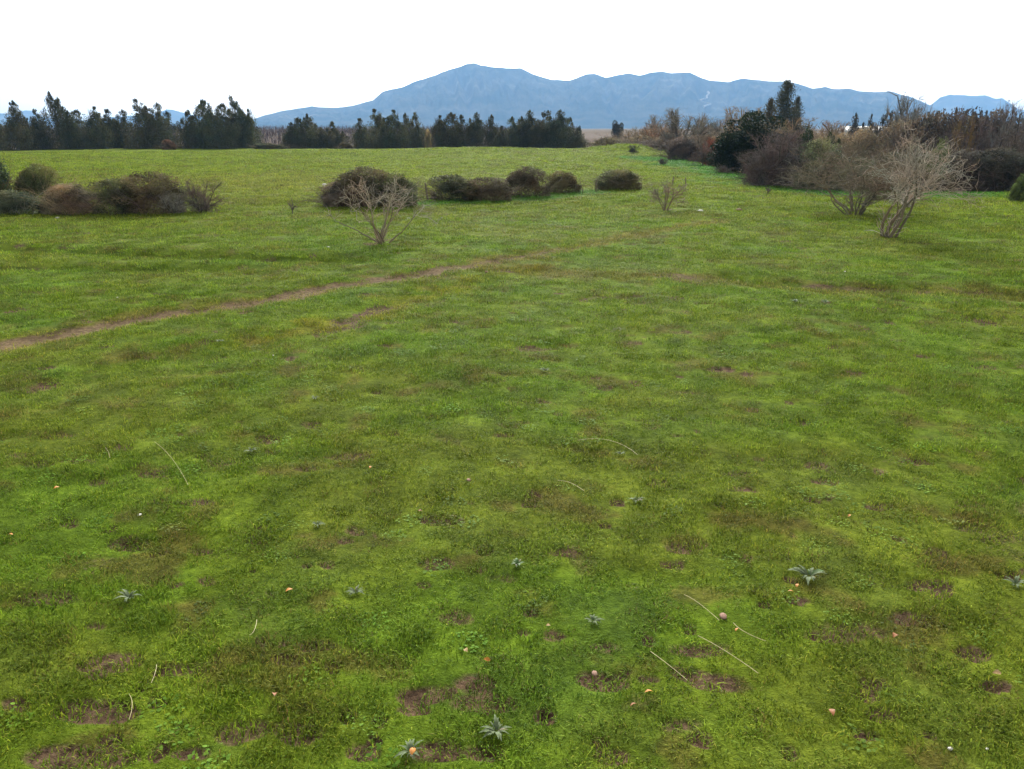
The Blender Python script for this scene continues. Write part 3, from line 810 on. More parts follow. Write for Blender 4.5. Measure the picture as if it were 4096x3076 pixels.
def conifer_meshes(seed, tiers=34, w=0.34):
    rng = np.random.RandomState(seed)
    s0 = grow(rng, np.array([[0, 0, -.03]]), np.array([[0, 0, 1.]]), np.array([1.0]), np.array([.02]), 8, .015, 0, .15)
    P, T, B = [], [], []
    for k in range(tiers):
        zz = .10 + .88 * k / tiers; rr = w * (1 - (k / tiers) ** 3.0) * rng.uniform(.55, 1.25) + .02
        for j in range(int(5 + 5 * (1 - k / tiers))):
            a = rng.rand() * 6.283; ln = rr * rng.uniform(.6, 1.1)
            n = int(30 + 160 * ln); t = rng.rand(n)
            cx, cy = np.cos(a) * ln * t, np.sin(a) * ln * t
            spread = .020 + .08 * ln * (1 - np.abs(t - .55))
            P.append(np.stack([cx + rng.randn(n) * spread, cy + rng.randn(n) * spread, zz + .10 * ln * t ** 2 - .03 * t + rng.randn(n) * spread * .5], 1))
            T.append(rng.rand(n) * .6 + rng.rand() * .4)
            B.append((np.array([0, 0, zz]), np.array([np.cos(a), np.sin(a), .05]), ln * .8))
    P, T = np.concatenate(P), np.concatenate(T)
    v, f = leaf_quads(rng, P, .026, .35, .3)
    crown = mesh_np("crown", v, f, M_LEAF, tint=np.repeat(T, 4))
    s1 = grow(rng, np.array([b[0] for b in B]), np.array([b[1] for b in B]), np.array([b[2] for b in B]), np.full(len(B), .004), 2, .05, 0, .3)
    v, f, t = tube_mesh([s0, s1], 4)
    return crown, mesh_np("trunk", v, f, M_BARK, tint=t)

def willow_meshes(seed):
    rng = np.random.RandomState(seed)
    s0 = grow(rng, np.array([[0, 0, -.03]]), np.array([[.02, 0, 1.]]), np.array([.6]), np.array([.03]), 5, .06, .05, .4)
    c = children(rng, *s0, 26, .3, .8, .65, np.array([.6]), .5, up=.4); s1 = grow(rng, *c, 5, .14, -.02, .3)
    c2 = children(rng, *s1, 26, .2, .7, .55, c[2], .4, up=-.05); s2 = grow(rng, *c2, 5, .08, -.28, .4)
    pts = s2[0].reshape(-1, 3); P = pts[rng.randint(0, len(pts), 9000)] + rng.randn(9000, 3) * .015
    v, f = leaf_quads(rng, P, .035, .22, 1.5)
    sc = 1 / v[:, 2].max(); v = v * sc; v[:, 2] = np.maximum(v[:, 2], .01)
    crown = mesh_np("crown", v, f, M_LEAF, tint=np.repeat(rng.rand(9000), 4))
    v, f, t = tube_mesh([s0, s1], 4); v = v * sc; v[:, 2] = np.maximum(v[:, 2], -.03)
    return crown, mesh_np("trunk", v, f, M_BARK, tint=t)

def plant(name, meshes, names, loc, scale, rot, col, col2, label, cat, group=None):
    e = bpy.data.objects.new(name, None); COL.objects.link(e)
    e.empty_display_size = 0.3
    e.location = loc; e.scale = scale; e.rotation_euler = (0, 0, rot)
    tag(e, label, cat, group)
    for nm, me, c in zip(names, meshes, (col, col2)):
        o = link(nm, me, e); o.color = (*c, 1)
    return e

def by_pixels(sx, top, w, r=None, base=None):
    """location, height and width of a plant from its place in the picture: centre x, top y, width, and its range or its base y"""
    if r is None:
        p = hit(sx, base); r = math.hypot(p[0], p[1])
    m = at_range(sx, (top + (base or top + 100)) / 2, r)
    x, y = m[0], m[1]; z = gz(x, y)
    h = at_range(sx, top, r)[2] - z
    slant = math.hypot(x, y) / math.cos(math.atan2(x, y))  # rough
    a = at_range(sx - w / 2, top, r); b = at_range(sx + w / 2, top, r)
    width = math.hypot(a[0] - b[0], a[1] - b[1])
    return (x, y, z), h, width

R = random.Random(7)
BARKC = (0.10, 0.085, 0.07)

# --- the windbreak of eucalyptus behind the crest
EUC = [euc_meshes(200 + i, w=0.38 + 0.03 * (i % 3), leaf=0.034) for i in range(12)]
ROW = [(-95, 465, 110), (-30, 450, 100), (52, 405, 95), (108, 468, 80), (157, 433, 80), (218, 368, 78), (254, 428, 70), (300, 438, 85), (367, 424, 80),
       (405, 452, 80), (444, 438, 80), (495, 440, 80), (550, 393, 88), (596, 450, 70), (632, 412, 80), (672, 446, 75),
       (752, 436, 75), (800, 416, 80), (835, 396, 75), (880, 412, 80), (926, 382, 80), (962, 402, 78), (996, 470, 62),
       (1162, 490, 62), (1215, 456, 76), (1252, 488, 60), (1295, 508, 62), (1326, 482, 62), (1352, 512, 56),
       (1448, 474, 70), (1512, 434, 80), (1548, 468, 66), (1588, 438, 76), (1627, 454, 66), (1668, 448, 66), (1694, 516, 50),
       (1748, 460, 66), (1800, 448, 80), (1842, 460, 76), (1905, 446, 62), (1962, 460, 66), (2003, 504, 60), (2042, 468, 62), (2088, 470, 60), (2116, 437, 70), (2152, 476, 66),
       (2192, 438, 72), (2236, 436, 84), (2276, 466, 70), (2302, 512, 56)]
CL = [(-999, 700, "the left-hand clump"), (700, 1060, "the clump left of the hedge gap"), (1060, 1400, "the small clump standing alone"),
      (1400, 1710, "the middle clump"), (1710, 2400, "the long right-hand clump")]
def ordinal(k): return ["first", "second", "third", "fourth", "fifth", "sixth", "seventh", "eighth", "ninth", "tenth", "eleventh", "twelfth", "thirteenth", "fourteenth", "fifteenth", "sixteenth", "seventeenth"][k]
SPECIAL = {218: "tallest eucalyptus of the left-hand clump, a thin spire with a rusty tip", 926: "tallest eucalyptus of the clump beside the low hedge gap, pale pointed top",
           2236: "broad round-topped eucalyptus near the end of the windbreak", 550: "dark eucalyptus with a ragged rusty top in the left-hand clump"}
for a, b, cn in CL:
    grp = [t for t in ROW if a <= t[0] < b]
    vis = [t for t in grp if t[0] > -20] if a < 0 else grp
    for t in grp:
        sx, top, w = t
        rr = 146 + R.uniform(-4, 5)
        loc, h, wd = by_pixels(sx, top, w, r=rr)
        lab = SPECIAL.get(sx) or (f"dark eucalyptus, {ordinal(vis.index(t))} from the left in {cn}" if t in vis else ("dark eucalyptus cut by the left edge of the picture, end of the windbreak" if sx > -60 else "outermost dark eucalyptus of the windbreak, beyond the left edge"))
        col = np.array([0.068, 0.073, 0.040]) * R.uniform(0.8, 1.2) + np.array([R.uniform(0, .012), R.uniform(0, .004), 0])
        if 1780 < sx < 1850: col = np.array([0.068, 0.062, 0.028])
        s = wd * 1.95
        plant("eucalyptus_tree", EUC[R.randrange(12)], ("crown", "trunk"), loc, (s, s, h), R.uniform(0, 6.28), col, BARKC, lab, "tree", "eucalyptus windbreak behind the field")

SPARSE = [twig_meshes(490 + i, stems=5, k1=7, k2=5, thick=0.02, trunk=0.2, spread=.7, low=.3, up=.1) for i in range(2)]
DENSE = [twig_meshes(430 + i, stems=36, k1=15, k2=17, up=0.02, low=0.02, thick=0.010) for i in range(2)]
MOUND = [mound_meshes(300 + i) for i in range(5)]
TWIG = [twig_meshes(400 + i) for i in range(6)]
ROUND = [twig_meshes(470 + i, stems=24, k1=13, k2=15, spread=1.2, trunk=0.3, thick=0.009, up=-0.02, low=0.0, wander=0.2) for i in range(4)]
BTREE = [twig_meshes(500 + i, stems=13, k1=14, k2=14, spread=1.0, trunk=0.22, thick=0.013, up=0.2, low=0.25, wander=0.2) for i in range(4)]

def mound(sx, top, w, base, col, col2, label, v, ry=0.7, cat="bush", r=None, name="bramble_bush", group=None):
    loc, h, wd = by_pixels(sx, top, w, r=r, base=base)
    return plant(name, MOUND[v % 5], ("foliage", "canes"), loc, (wd * 1.02, max(wd * ry, h * 0.8), h * 0.98), R.uniform(-.25, .25) + (math.pi if v % 2 else 0), tuple(1.4 * q * m for q, m in zip(col, (1.2, 1.28, 1.2))), tuple(1.3 * q for q in col2), label, cat, group)

BR, GB, OL = (0.115, 0.085, 0.058), (0.060, 0.062, 0.034), (0.075, 0.082, 0.036)
PU, GY, TAN = (0.115, 0.085, 0.078), (0.20, 0.18, 0.15), (0.26, 0.19, 0.12)
BG = "bramble bushes along the old fence line"
# left group
mound(-30, 618, 130, 838, (0.030, 0.045, 0.022), BR, "dark green bush cut off by the left edge of the picture", 0, name="evergreen_bush")
mound(160, 664, 190, 822, (0.082, 0.078, 0.034), TAN, "olive brown spiky bush rising behind the brambles at the left", 1, name="spiky_bush")
mound(70, 768, 240, 855, (0.066, 0.070, 0.046), GY, "low grey-green bramble at the left edge, in front of the spiky bush", 2, group=BG)
mound(270, 742, 230, 857, (0.115, 0.082, 0.060), TAN, "reddish brown low bramble between the spiky bush and the long bramble", 3, group=BG)
mound(470, 722, 220, 856, (0.072, 0.066, 0.034), PU, "dark bramble mound with a rising left shoulder, beside the reddish one", 4, group=BG)
mound(600, 698, 270, 854, (0.080, 0.060, 0.038), PU, "largest brown bramble mound of the left-hand group", 0, group=BG)
# middle group
mound(1378, 735, 180, 826, (0.100, 0.070, 0.062), PU, "low purplish bramble behind the left branches of the thorn tree", 2, group=BG)
mound(1460, 676, 250, 824, (0.070, 0.055, 0.036), PU, "tall domed bramble behind the pale branches of the thorn tree", 1, group=BG)
mound(1565, 702, 190, 822, (0.052, 0.058, 0.030), PU, "dark green and brown bramble behind the right branches of the thorn tree", 3, group=BG)
mound(1815, 704, 195, 800, (0.060, 0.055, 0.034), BR, "long low bramble just right of the thin fence post", 4, group=BG)
mound(1945, 715, 190, 802, (0.066, 0.050, 0.038), BR, "low brown bramble joining the long one to the domed one", 0, group=BG)
mound(2112, 674, 172, 784, (0.060, 0.046, 0.036), BR, "high round dome of bramble in the middle of the row", 1, group=BG)
mound(2258, 690, 128, 770, (0.078, 0.062, 0.036), BR, "small rounded bramble at the right end of the joined row", 2, group=BG)
mound(2475, 682, 174, 760, (0.074, 0.064, 0.034), BR, "dome of bramble standing alone right of the row", 3, group=BG)

def twigbush(sx, top, w, base, col, label, v, r=None, name="bare_bush", cat="bush", k=1.0, ry=0.9, meshes=None, group=None, stem=BARKC):
    loc, h, wd = by_pixels(sx, top, w, r=r, base=base)
    M = (meshes or TWIG)[v % len(meshes or TWIG)]
    return plant(name, M, ("twigs", "stems"), loc, (wd * 1.0 * k, wd * ry * k, h), R.uniform(0, 6.28) if ry > .85 else R.uniform(-.3, .3), col, stem, label, cat, group)

twigbush(800, 722, 150, 850, (0.15, 0.115, 0.105), "purplish bare bush at the right end of the left-hand brambles", 0)
twigbush(688, 775, 120, 857, (0.25, 0.21, 0.18), "pale grey thorny bush in front of the largest left-hand bramble", 1, name="thorn_bush")
twigbush(1168, 786, 40, 856, (0.20, 0.16, 0.12), "thin bare sapling alone in the grass, left of the thorn tree", 0, name="sapling", meshes=SPARSE)
twigbush(2534, 580, 46, 614, (0.060, 0.055, 0.045), "small dark bush on the crest beside the low mounds", 3)
twigbush(2652, 632, 44, 660, (0.10, 0.085, 0.075), "small round twiggy bush on the slope where the lush grass starts", 4)
twigbush(2895, 662, 76, 694, (0.15, 0.12, 0.11), "low wide grey bush in the lush grass below the dark evergreen", 5)
twigbush(3072, 746, 40, 776, (0.14, 0.12, 0.12), "tiny grey sapling alone in front of the purple thicket", 1, name="sapling", meshes=SPARSE)

# right-hand thicket, from the crest towards the right edge
DK = (0.062, 0.046, 0.044)
mound(2742, 556, 136, 642, (0.064, 0.046, 0.046), DK, "dark purple-brown bush under the big bare tree", 2, r=88, name="dark_bush", ry=.8)
TB = [twig_meshes(450 + i, stems=16, k1=12, k2=11, trunk=0.25, spread=1.2, up=0.02, low=0.05) for i in range(2)]
twigbush(2812, 592, 92, 668, (0.125, 0.085, 0.072), "reddish brown small tree on a short trunk left of the dark evergreen", 0, r=76, meshes=TB, name="small_tree", cat="tree")
twigbush(2868, 596, 92, 668, (0.095, 0.072, 0.066), "dull brown small tree touching the dark evergreen", 1, r=76, meshes=TB, name="small_tree", cat="tree")
BROAD = [broad_meshes(600 + i) for i in range(3)]
def broad(sx, top, w, r, col, label, v, k=1.0, name="evergreen_tree", cat="tree", base=None):
    loc, h, wd = by_pixels(sx, top, w, r=r, base=base)
    return plant(name, BROAD[v], ("crown", "trunk"), loc, (wd * k, wd * k, h), 0.3 * v, col, BARKC, label, cat)
broad(2992, 440, 182, 66, (0.016, 0.026, 0.013), "large very dark evergreen tree in front of the mountains", 0, 2.0)
broad(2948, 512, 130, 65, (0.016, 0.026, 0.013), "lower dark evergreen leaning against the large one on its left side", 1, 1.8)
broad(3212, 506, 118, 84, (0.028, 0.046, 0.016), "rounded green evergreen between the purple thicket and the tan trees", 1)
broad(3332, 520, 72, 86, (0.020, 0.036, 0.014), "small dark green round evergreen right of the purple thicket", 2)
CON = [conifer_meshes(700 + i) for i in range(2)]
loc, h, wd = by_pixels(3146, 304, 122, r=112); plant("conifer_tree", CON[0], ("crown", "trunk"), loc, (wd * 2.8, wd * 2.8, h), 0.4, (0.062, 0.066, 0.045), BARKC, "tallest conifer, standing against the mountains above the thicket", "tree")
loc, h, wd = by_pixels(3190, 372, 80, r=114); plant("conifer_tree", CON[1], ("crown", "trunk"), loc, (wd * 2.2, wd * 2.2, h), 1.4, (0.066, 0.070, 0.048), BARKC, "shorter conifer pressed against the right side of the tallest one", "tree")
loc, h, wd = by_pixels(3082, 380, 92, r=109); plant("conifer_tree", CON[1], ("crown", "trunk"), loc, (wd * 2.2, wd * 2.2, h), 2.1, (0.09, 0.078, 0.045), BARKC, "shorter brownish conifer on the left side of the tallest one", "tree")

twigbush(3120, 528, 270, 744, (0.150, 0.112, 0.112), "large purple-grey bare thicket in front of the dark evergreen", 0, r=50, meshes=DENSE, name="bare_thicket")
twigbush(3060, 600, 170, 744, (0.135, 0.100, 0.098), "purple-grey lower left flank of the large thicket", 1, r=49, meshes=DENSE, name="bare_thicket")
mound(3130, 620, 230, 756, (0.052, 0.038, 0.040), DK, "dark inner undergrowth at the foot of the purple thicket", 2, r=52, name="undergrowth_bush")
mound(3285, 568, 190, 764, (0.090, 0.094, 0.058), GY, "grey-green bramble between the purple thicket and the thorn trees", 4, r=49)
mound(3270, 650, 170, 766, (0.062, 0.060, 0.044), GY, "darker grey bramble at the foot of the grey-green one", 3, r=47)
twigbush(3400, 570, 230, 766, (0.150, 0.120, 0.085), "brown bare bush behind the left thorn tree", 0, r=56, meshes=DENSE)
mound(3390, 640, 260, 768, (0.070, 0.064, 0.042), BR, "low tangled bramble behind the left thorn tree", 0, r=50)
mound(3560, 620, 240, 770, (0.062, 0.052, 0.042), BR, "dark brown bramble behind the trunk of the leaning thorn tree", 1, r=52)
mound(3700, 600, 260, 771, (0.056, 0.046, 0.038), BR, "dark bramble just left of the pale green tree", 2, r=54)
mound(3860, 610, 280, 773, (0.050, 0.038, 0.036), DK, "dark thicket right of the leaning thorn tree", 3, r=52)
mound(4010, 600, 260, 776, (0.048, 0.040, 0.036), DK, "dark thicket near the right edge", 4, r=52)
mound(4170, 600, 260, 780, (0.048, 0.042, 0.036), DK, "dark thicket cut off by the right edge", 0, r=52)
loc, h, wd = by_pixels(3768, 542, 160, r=50); WIL = willow_meshes(801)
plant("willow_tree", WIL, ("crown", "trunk"), loc, (wd * .95, wd * .95, h), 0.4, (0.125, 0.150, 0.060), BARKC, "pale green drooping tree behind the leaning thorn tree", "tree")
mound(4092, 700, 50, 774, (0.060, 0.080, 0.024), OL, "small yellow-green bush at the right edge", 1, r=44, name="green_bush")
mound(4066, 738, 40, 775, (0.055, 0.074, 0.024), OL, "low yellow-green bush on the grass edge near the right border", 2, r=43.5, name="green_bush")

# bare trees further back: centre x, top, width, range, colour, label, variant, kind
BT = [(2733, 434, 180, 150, (0.20, 0.17, 0.13), "big bare spreading tree in front of the blue mountains", 0, "t"),
      (2630, 462, 100, 168, (0.22, 0.19, 0.16), "slender grey bare tree left of the big spreading one", 1, "t"),
      (2580, 505, 80, 175, (0.26, 0.22, 0.17), "small pale bare tree above the tan bushes", 2, "t"),
      (2815, 470, 90, 170, (0.20, 0.18, 0.15), "thin grey bare tree right of the big spreading one", 3, "t"),
      (2880, 478, 80, 172, (0.22, 0.18, 0.14), "faint bare tree left of the tall tan tree", 1, "t"),
      (2962, 428, 160, 128, (0.29, 0.22, 0.15), "tall tan bare tree rising behind the large dark evergreen", 2, "t"),
      (3050, 470, 130, 124, (0.27, 0.20, 0.13), "tan bare tree behind the right side of the dark evergreen", 0, "t"),
      (2420, 548, 110, 150, (0.17, 0.135, 0.08), "low olive tan bush at the end of the windbreak", 0, "b"),
      (2500, 532, 130, 160, (0.25, 0.19, 0.125), "tan bush behind the low mounds", 1, "b"),
      (2565, 522, 110, 165, (0.28, 0.215, 0.15), "pale tan bush above the small dark bush on the crest", 2, "b"),
      (2560, 556, 130, 150, (0.17, 0.13, 0.10), "grey-brown bush directly behind the crest bush", 4, "b"),
      (2640, 500, 140, 160, (0.30, 0.18, 0.10), "orange-tan bush left of the big spreading tree", 3, "b"),
      (2620, 560, 120, 130, (0.155, 0.12, 0.10), "dusky bush in front of the orange-tan one", 5, "b"),
      (2690, 556, 120, 120, (0.15, 0.115, 0.095), "dull brown bush left of the dark purple bush", 0, "b"),
      (2790, 540, 130, 140, (0.20, 0.15, 0.105), "brown bush under the right side of the big spreading tree", 1, "b"),
      (2850, 526, 130, 150, (0.27, 0.20, 0.12), "straw-coloured bush left of the dark evergreen", 2, "b"),
      (2846, 552, 70, 92, (0.26, 0.085, 0.045), "rusty red bush beside the dark evergreen", 3, "b"),
      (3130, 478, 170, 106, (0.30, 0.22, 0.14), "sandy tan bare tree in front of the tallest conifer", 4, "b"),
      (3215, 478, 130, 112, (0.28, 0.21, 0.14), "sandy bare tree at the right foot of the conifers", 5, "b"),
      (3290, 500, 140, 118, (0.26, 0.19, 0.13), "tan bare tree above the small round evergreen", 0, "b"),
      (3370, 492, 150, 116, (0.24, 0.18, 0.13), "tan bare tree left of the far dark trees", 2, "b"),
      (3300, 540, 150, 92, (0.21, 0.16, 0.115), "brown bare bush around the small round evergreen", 1, "b"),
      (3430, 520, 160, 96, (0.21, 0.16, 0.12), "brown bare bush in front of the white roof", 3, "b"),
      (3540, 500, 160, 100, (0.19, 0.145, 0.11), "brown bare tree right of the white roof", 4, "b"),
      (3520, 550, 180, 78, (0.18, 0.14, 0.10), "brown bare bush above the crown of the leaning thorn tree", 5, "b"),
      (3640, 380, 140, 125, (0.20, 0.19, 0.18), "faint leafless tree showing against the mountain end", 3, "t"),
      (3640, 490, 180, 92, (0.14, 0.108, 0.09), "dark brown bare tree behind the pale green tree", 0, "b"),
      (3760, 470, 190, 96, (0.115, 0.088, 0.080), "dark bare tree under the far pointed treetops", 1, "b"),
      (3880, 470, 190, 88, (0.110, 0.084, 0.080), "purplish bare tree right of the pale green tree", 2, "b"),
      (3990, 475, 190, 90, (0.115, 0.086, 0.080), "purplish bare tree left of the white-speckled treetop", 3, "b"),
      (4100, 480, 190, 86, (0.12, 0.095, 0.085), "bare tree filling the right edge of the thicket", 4, "b"),
      (3830, 540, 170, 70, (0.100, 0.074, 0.068), "dark bare bush just right of the pale green tree", 5, "b"),
      (3950, 545, 190, 66, (0.095, 0.070, 0.066), "dark bare bush deep in the right-hand thicket", 0, "b"),
      (4070, 530, 190, 68, (0.10, 0.082, 0.074), "grey-brown bare bush near the right edge", 1, "b"),
      (3860, 480, 80, 84, (0.17, 0.12, 0.055), "bare tree with mustard-coloured twigs in the dark thicket", 2, "b"),
      (4220, 460, 200, 86, (0.12, 0.095, 0.085), "bare tree just outside the right edge", 2, "b"),
      (4052, 412, 140, 78, (0.16, 0.14, 0.14), "open dark-twigged treetop against the sky at the right edge", 1, "t")]
for sx, top, w, rr, c, lab, v, kd in BT:
    twigbush(sx, top, w * 1.05, None, c, lab, v, r=rr, name="bare_tree" if kd == "t" else "bare_bush", cat="tree" if kd == "t" else "bush",
             meshes=BTREE if kd == "t" else (ROUND if rr < 125 else None), k=1.15 if kd == "t" else 1.45, group="bare trees and bushes of the stream thicket", stem=tuple(q * .6 for q in c))
for k, (sx, top, w, rr, c, lab) in enumerate([
        (3235, 552, 200, 96, (0.20, 0.145, 0.095), "sandy undergrowth between the two green evergreens"), (3360, 548, 200, 98, (0.18, 0.135, 0.095), "sandy brown undergrowth right of the small round evergreen"),
        (3480, 535, 220, 94, (0.15, 0.11, 0.08), "brown undergrowth under the white roof"), (3600, 498, 230, 96, (0.115, 0.085, 0.065), "brown undergrowth above the leaning thorn tree"),
        (3730, 470, 240, 92, (0.085, 0.062, 0.052), "dark undergrowth right above the pale green tree"), (3850, 462, 240, 92, (0.075, 0.055, 0.050), "dark wooded mass below the pointed treetops"),
        (3970, 464, 240, 90, (0.075, 0.055, 0.050), "dark wooded mass left of the right-edge treetop"), (4090, 468, 240, 88, (0.075, 0.060, 0.054), "dark wooded mass at the right edge"),
        (2440, 556, 150, 155, (0.15, 0.12, 0.075), "olive undergrowth at the end of the windbreak"), (2560, 548, 170, 158, (0.20, 0.15, 0.10), "tan undergrowth behind the crest bush"),
        (2680, 545, 180, 152, (0.16, 0.12, 0.09), "brown undergrowth left of the big bare tree's trunk"), (2800, 545, 180, 156, (0.19, 0.14, 0.09), "straw brown undergrowth right of the big bare tree's trunk")]):
    mound(sx, top, w, 740, tuple(q / 1.3 for q in c), tuple(q * 1.1 for q in c), lab, k, r=rr, name="undergrowth_bush")
# far dark trees on the other bank
FD = [(3425, 448, 58), (3482, 456, 44), (3530, 442, 64), (3556, 446, 50), (3600, 462, 50), (3645, 440, 60), (3690, 454, 50), (3720, 446, 56), (3755, 440, 60), (3815, 432, 44), (3848, 438, 36), (3880, 452, 50), (3915, 444, 40), (3938, 441, 42), (3975, 458, 50), (4130, 440, 70)]
for k, (sx, top, w) in enumerate(FD):
    loc, h, wd = by_pixels(sx, top, w, r=150 + R.uniform(-8, 8))
    names = ["leftmost round dark tree above the white roof", "small round dark tree right of the leftmost one above the roof"]
    lab = names[k] if k < 2 else f"dark pointed treetop on the far bank, {ordinal(k - 2)} right of the roof"
    plant("eucalyptus_tree", EUC[(k * 5) % 12], ("crown", "trunk"), loc, (wd * 2.1, wd * 2.1, h), R.uniform(0, 6), (0.052, 0.050, 0.042), BARKC, lab, "tree", "dark trees on the far bank")
broad(2466, 478, 56, 235, (0.044, 0.044, 0.032), "square dark tree alone on the far plain beyond the windbreak", 2, name="far_tree")
broad(2315, 500, 20, 300, (0.050, 0.055, 0.045), "tiny dark tree on the skyline just past the end of the windbreak", 1, name="far_tree")
broad(2838, 498, 64, 230, (0.060, 0.062, 0.052), "far dark tree between the big bare tree and the evergreen", 0, name="far_tree")
for k, (sx, top, w, lab) in enumerate([(1060, 572, 90, "low green hedge bush in the gap of the windbreak, left one"), (1110, 578, 70, "low green hedge bush in the gap of the windbreak, right one"),
                                       (1385, 570, 50, "low brown bush between the small clump and the middle clump"), (1712, 520, 24, "narrow tan bush between the middle and the long clump"),
                                       (675, 560, 60, "reddish bush at the foot of the left-hand clump")]):
    mound(sx, top, w, 610, [(0.052, 0.054, 0.030), (0.055, 0.052, 0.030), (0.07, 0.055, 0.035), (0.17, 0.13, 0.08), (0.10, 0.055, 0.042)][k], BR, lab, k, r=138, name="hedge_bush")

# ------------------------------------------------------------------ orchard on the far plain (one far-off mass)
def orchard():
    rng = np.random.RandomState(12)
    V = []
    for rr in np.arange(235, 430, 9.0):
        az = np.arange(math.radians(-36), math.radians(4.5), 1.1 / rr); az = az + rng.randn(len(az)) * .3 / rr
        x, y = (rr + rng.randn(len(az)) * 1.2) * np.sin(az), (rr + rng.randn(len(az)) * 1.2) * np.cos(az)
        V.append(np.stack([x, y, height(x, y, False)], 1))
    B = np.concatenate(V); n = len(B)
    sg = grow(rng, B, np.tile([0, 0, 1.0], (n, 1)), rng.uniform(2.3, 3.1, n), np.full(n, .09), 2, .1, 0, .4)
    c = children(rng, *sg, 6, .2, .9, .45, np.full(n, 2.6), .8, up=.4); s1 = grow(rng, *c, 1, .1, 0, .4)
    v, f, t = tube_mesh([sg, s1], 2)
    o = link("orchard", mesh_np("orchard", v, f, M_TWIG, tint=t)); o.color = (0.105, 0.072, 0.068, 1)
    tag(o, "purplish bare orchard rows on the far plain behind the windbreak", "orchard", kind="stuff")
orchard()

# white farm sheds glimpsed through the trees on the far bank
M_WALL, M_ROOF = simple_mat("shed_wall", (0.5, 0.48, 0.44), scale=2), simple_mat("shed_roof", (0.82, 0.82, 0.80), 0.5, 0.06, 3)
def box(x0, x1, y0, y1, z0, z1):
    v = np.array([(x, y, z) for z in (z0, z1) for y in (y0, y1) for x in (x0, x1)], float)
    return v, np.array([(0, 2, 3, 1), (4, 5, 7, 6), (0, 1, 5, 4), (2, 6, 7, 3), (0, 4, 6, 2), (1, 3, 7, 5)])
def shed(sx, sy, r, length, label):
    p = at_range(sx, sy, r); g = gz(p[0], p[1]); top = p[2]
    e = bpy.data.objects.new("farm_shed", None); COL.objects.link(e); e.location = (p[0], p[1], g); tag(e, label, "shed")
    H = max(2.4, top - g)
    v, f = box(-length / 2, length / 2, -3, 3, 0, H - 1.0); link("wall", mesh_np("wall", v, f, M_WALL), e)
    v = np.array([(-length / 2 - .4, -3.4, H - 1.0), (length / 2 + .4, -3.4, H - 1.0), (length / 2 + .4, 0, H), (-length / 2 - .4, 0, H), (-length / 2 - .4, 3.4, H - 1.0), (length / 2 + .4, 3.4, H - 1.0)])
    f = [np.array([(0, 1, 2, 3), (3, 2, 5, 4), (0, 4, 5, 1)]), np.array([(0, 3, 4), (1, 5, 2)])]
    link("roof", mesh_np("roof", v, f, M_ROOF), e)
shed(3445, 504, 210, 8, "long white roof showing dimly through the bare trees")
shed(3506, 504, 205, 5, "short bright white roof between the far dark trees")
shed(4096, 546, 150, 4, "white roof corner at the right edge behind the thicket")

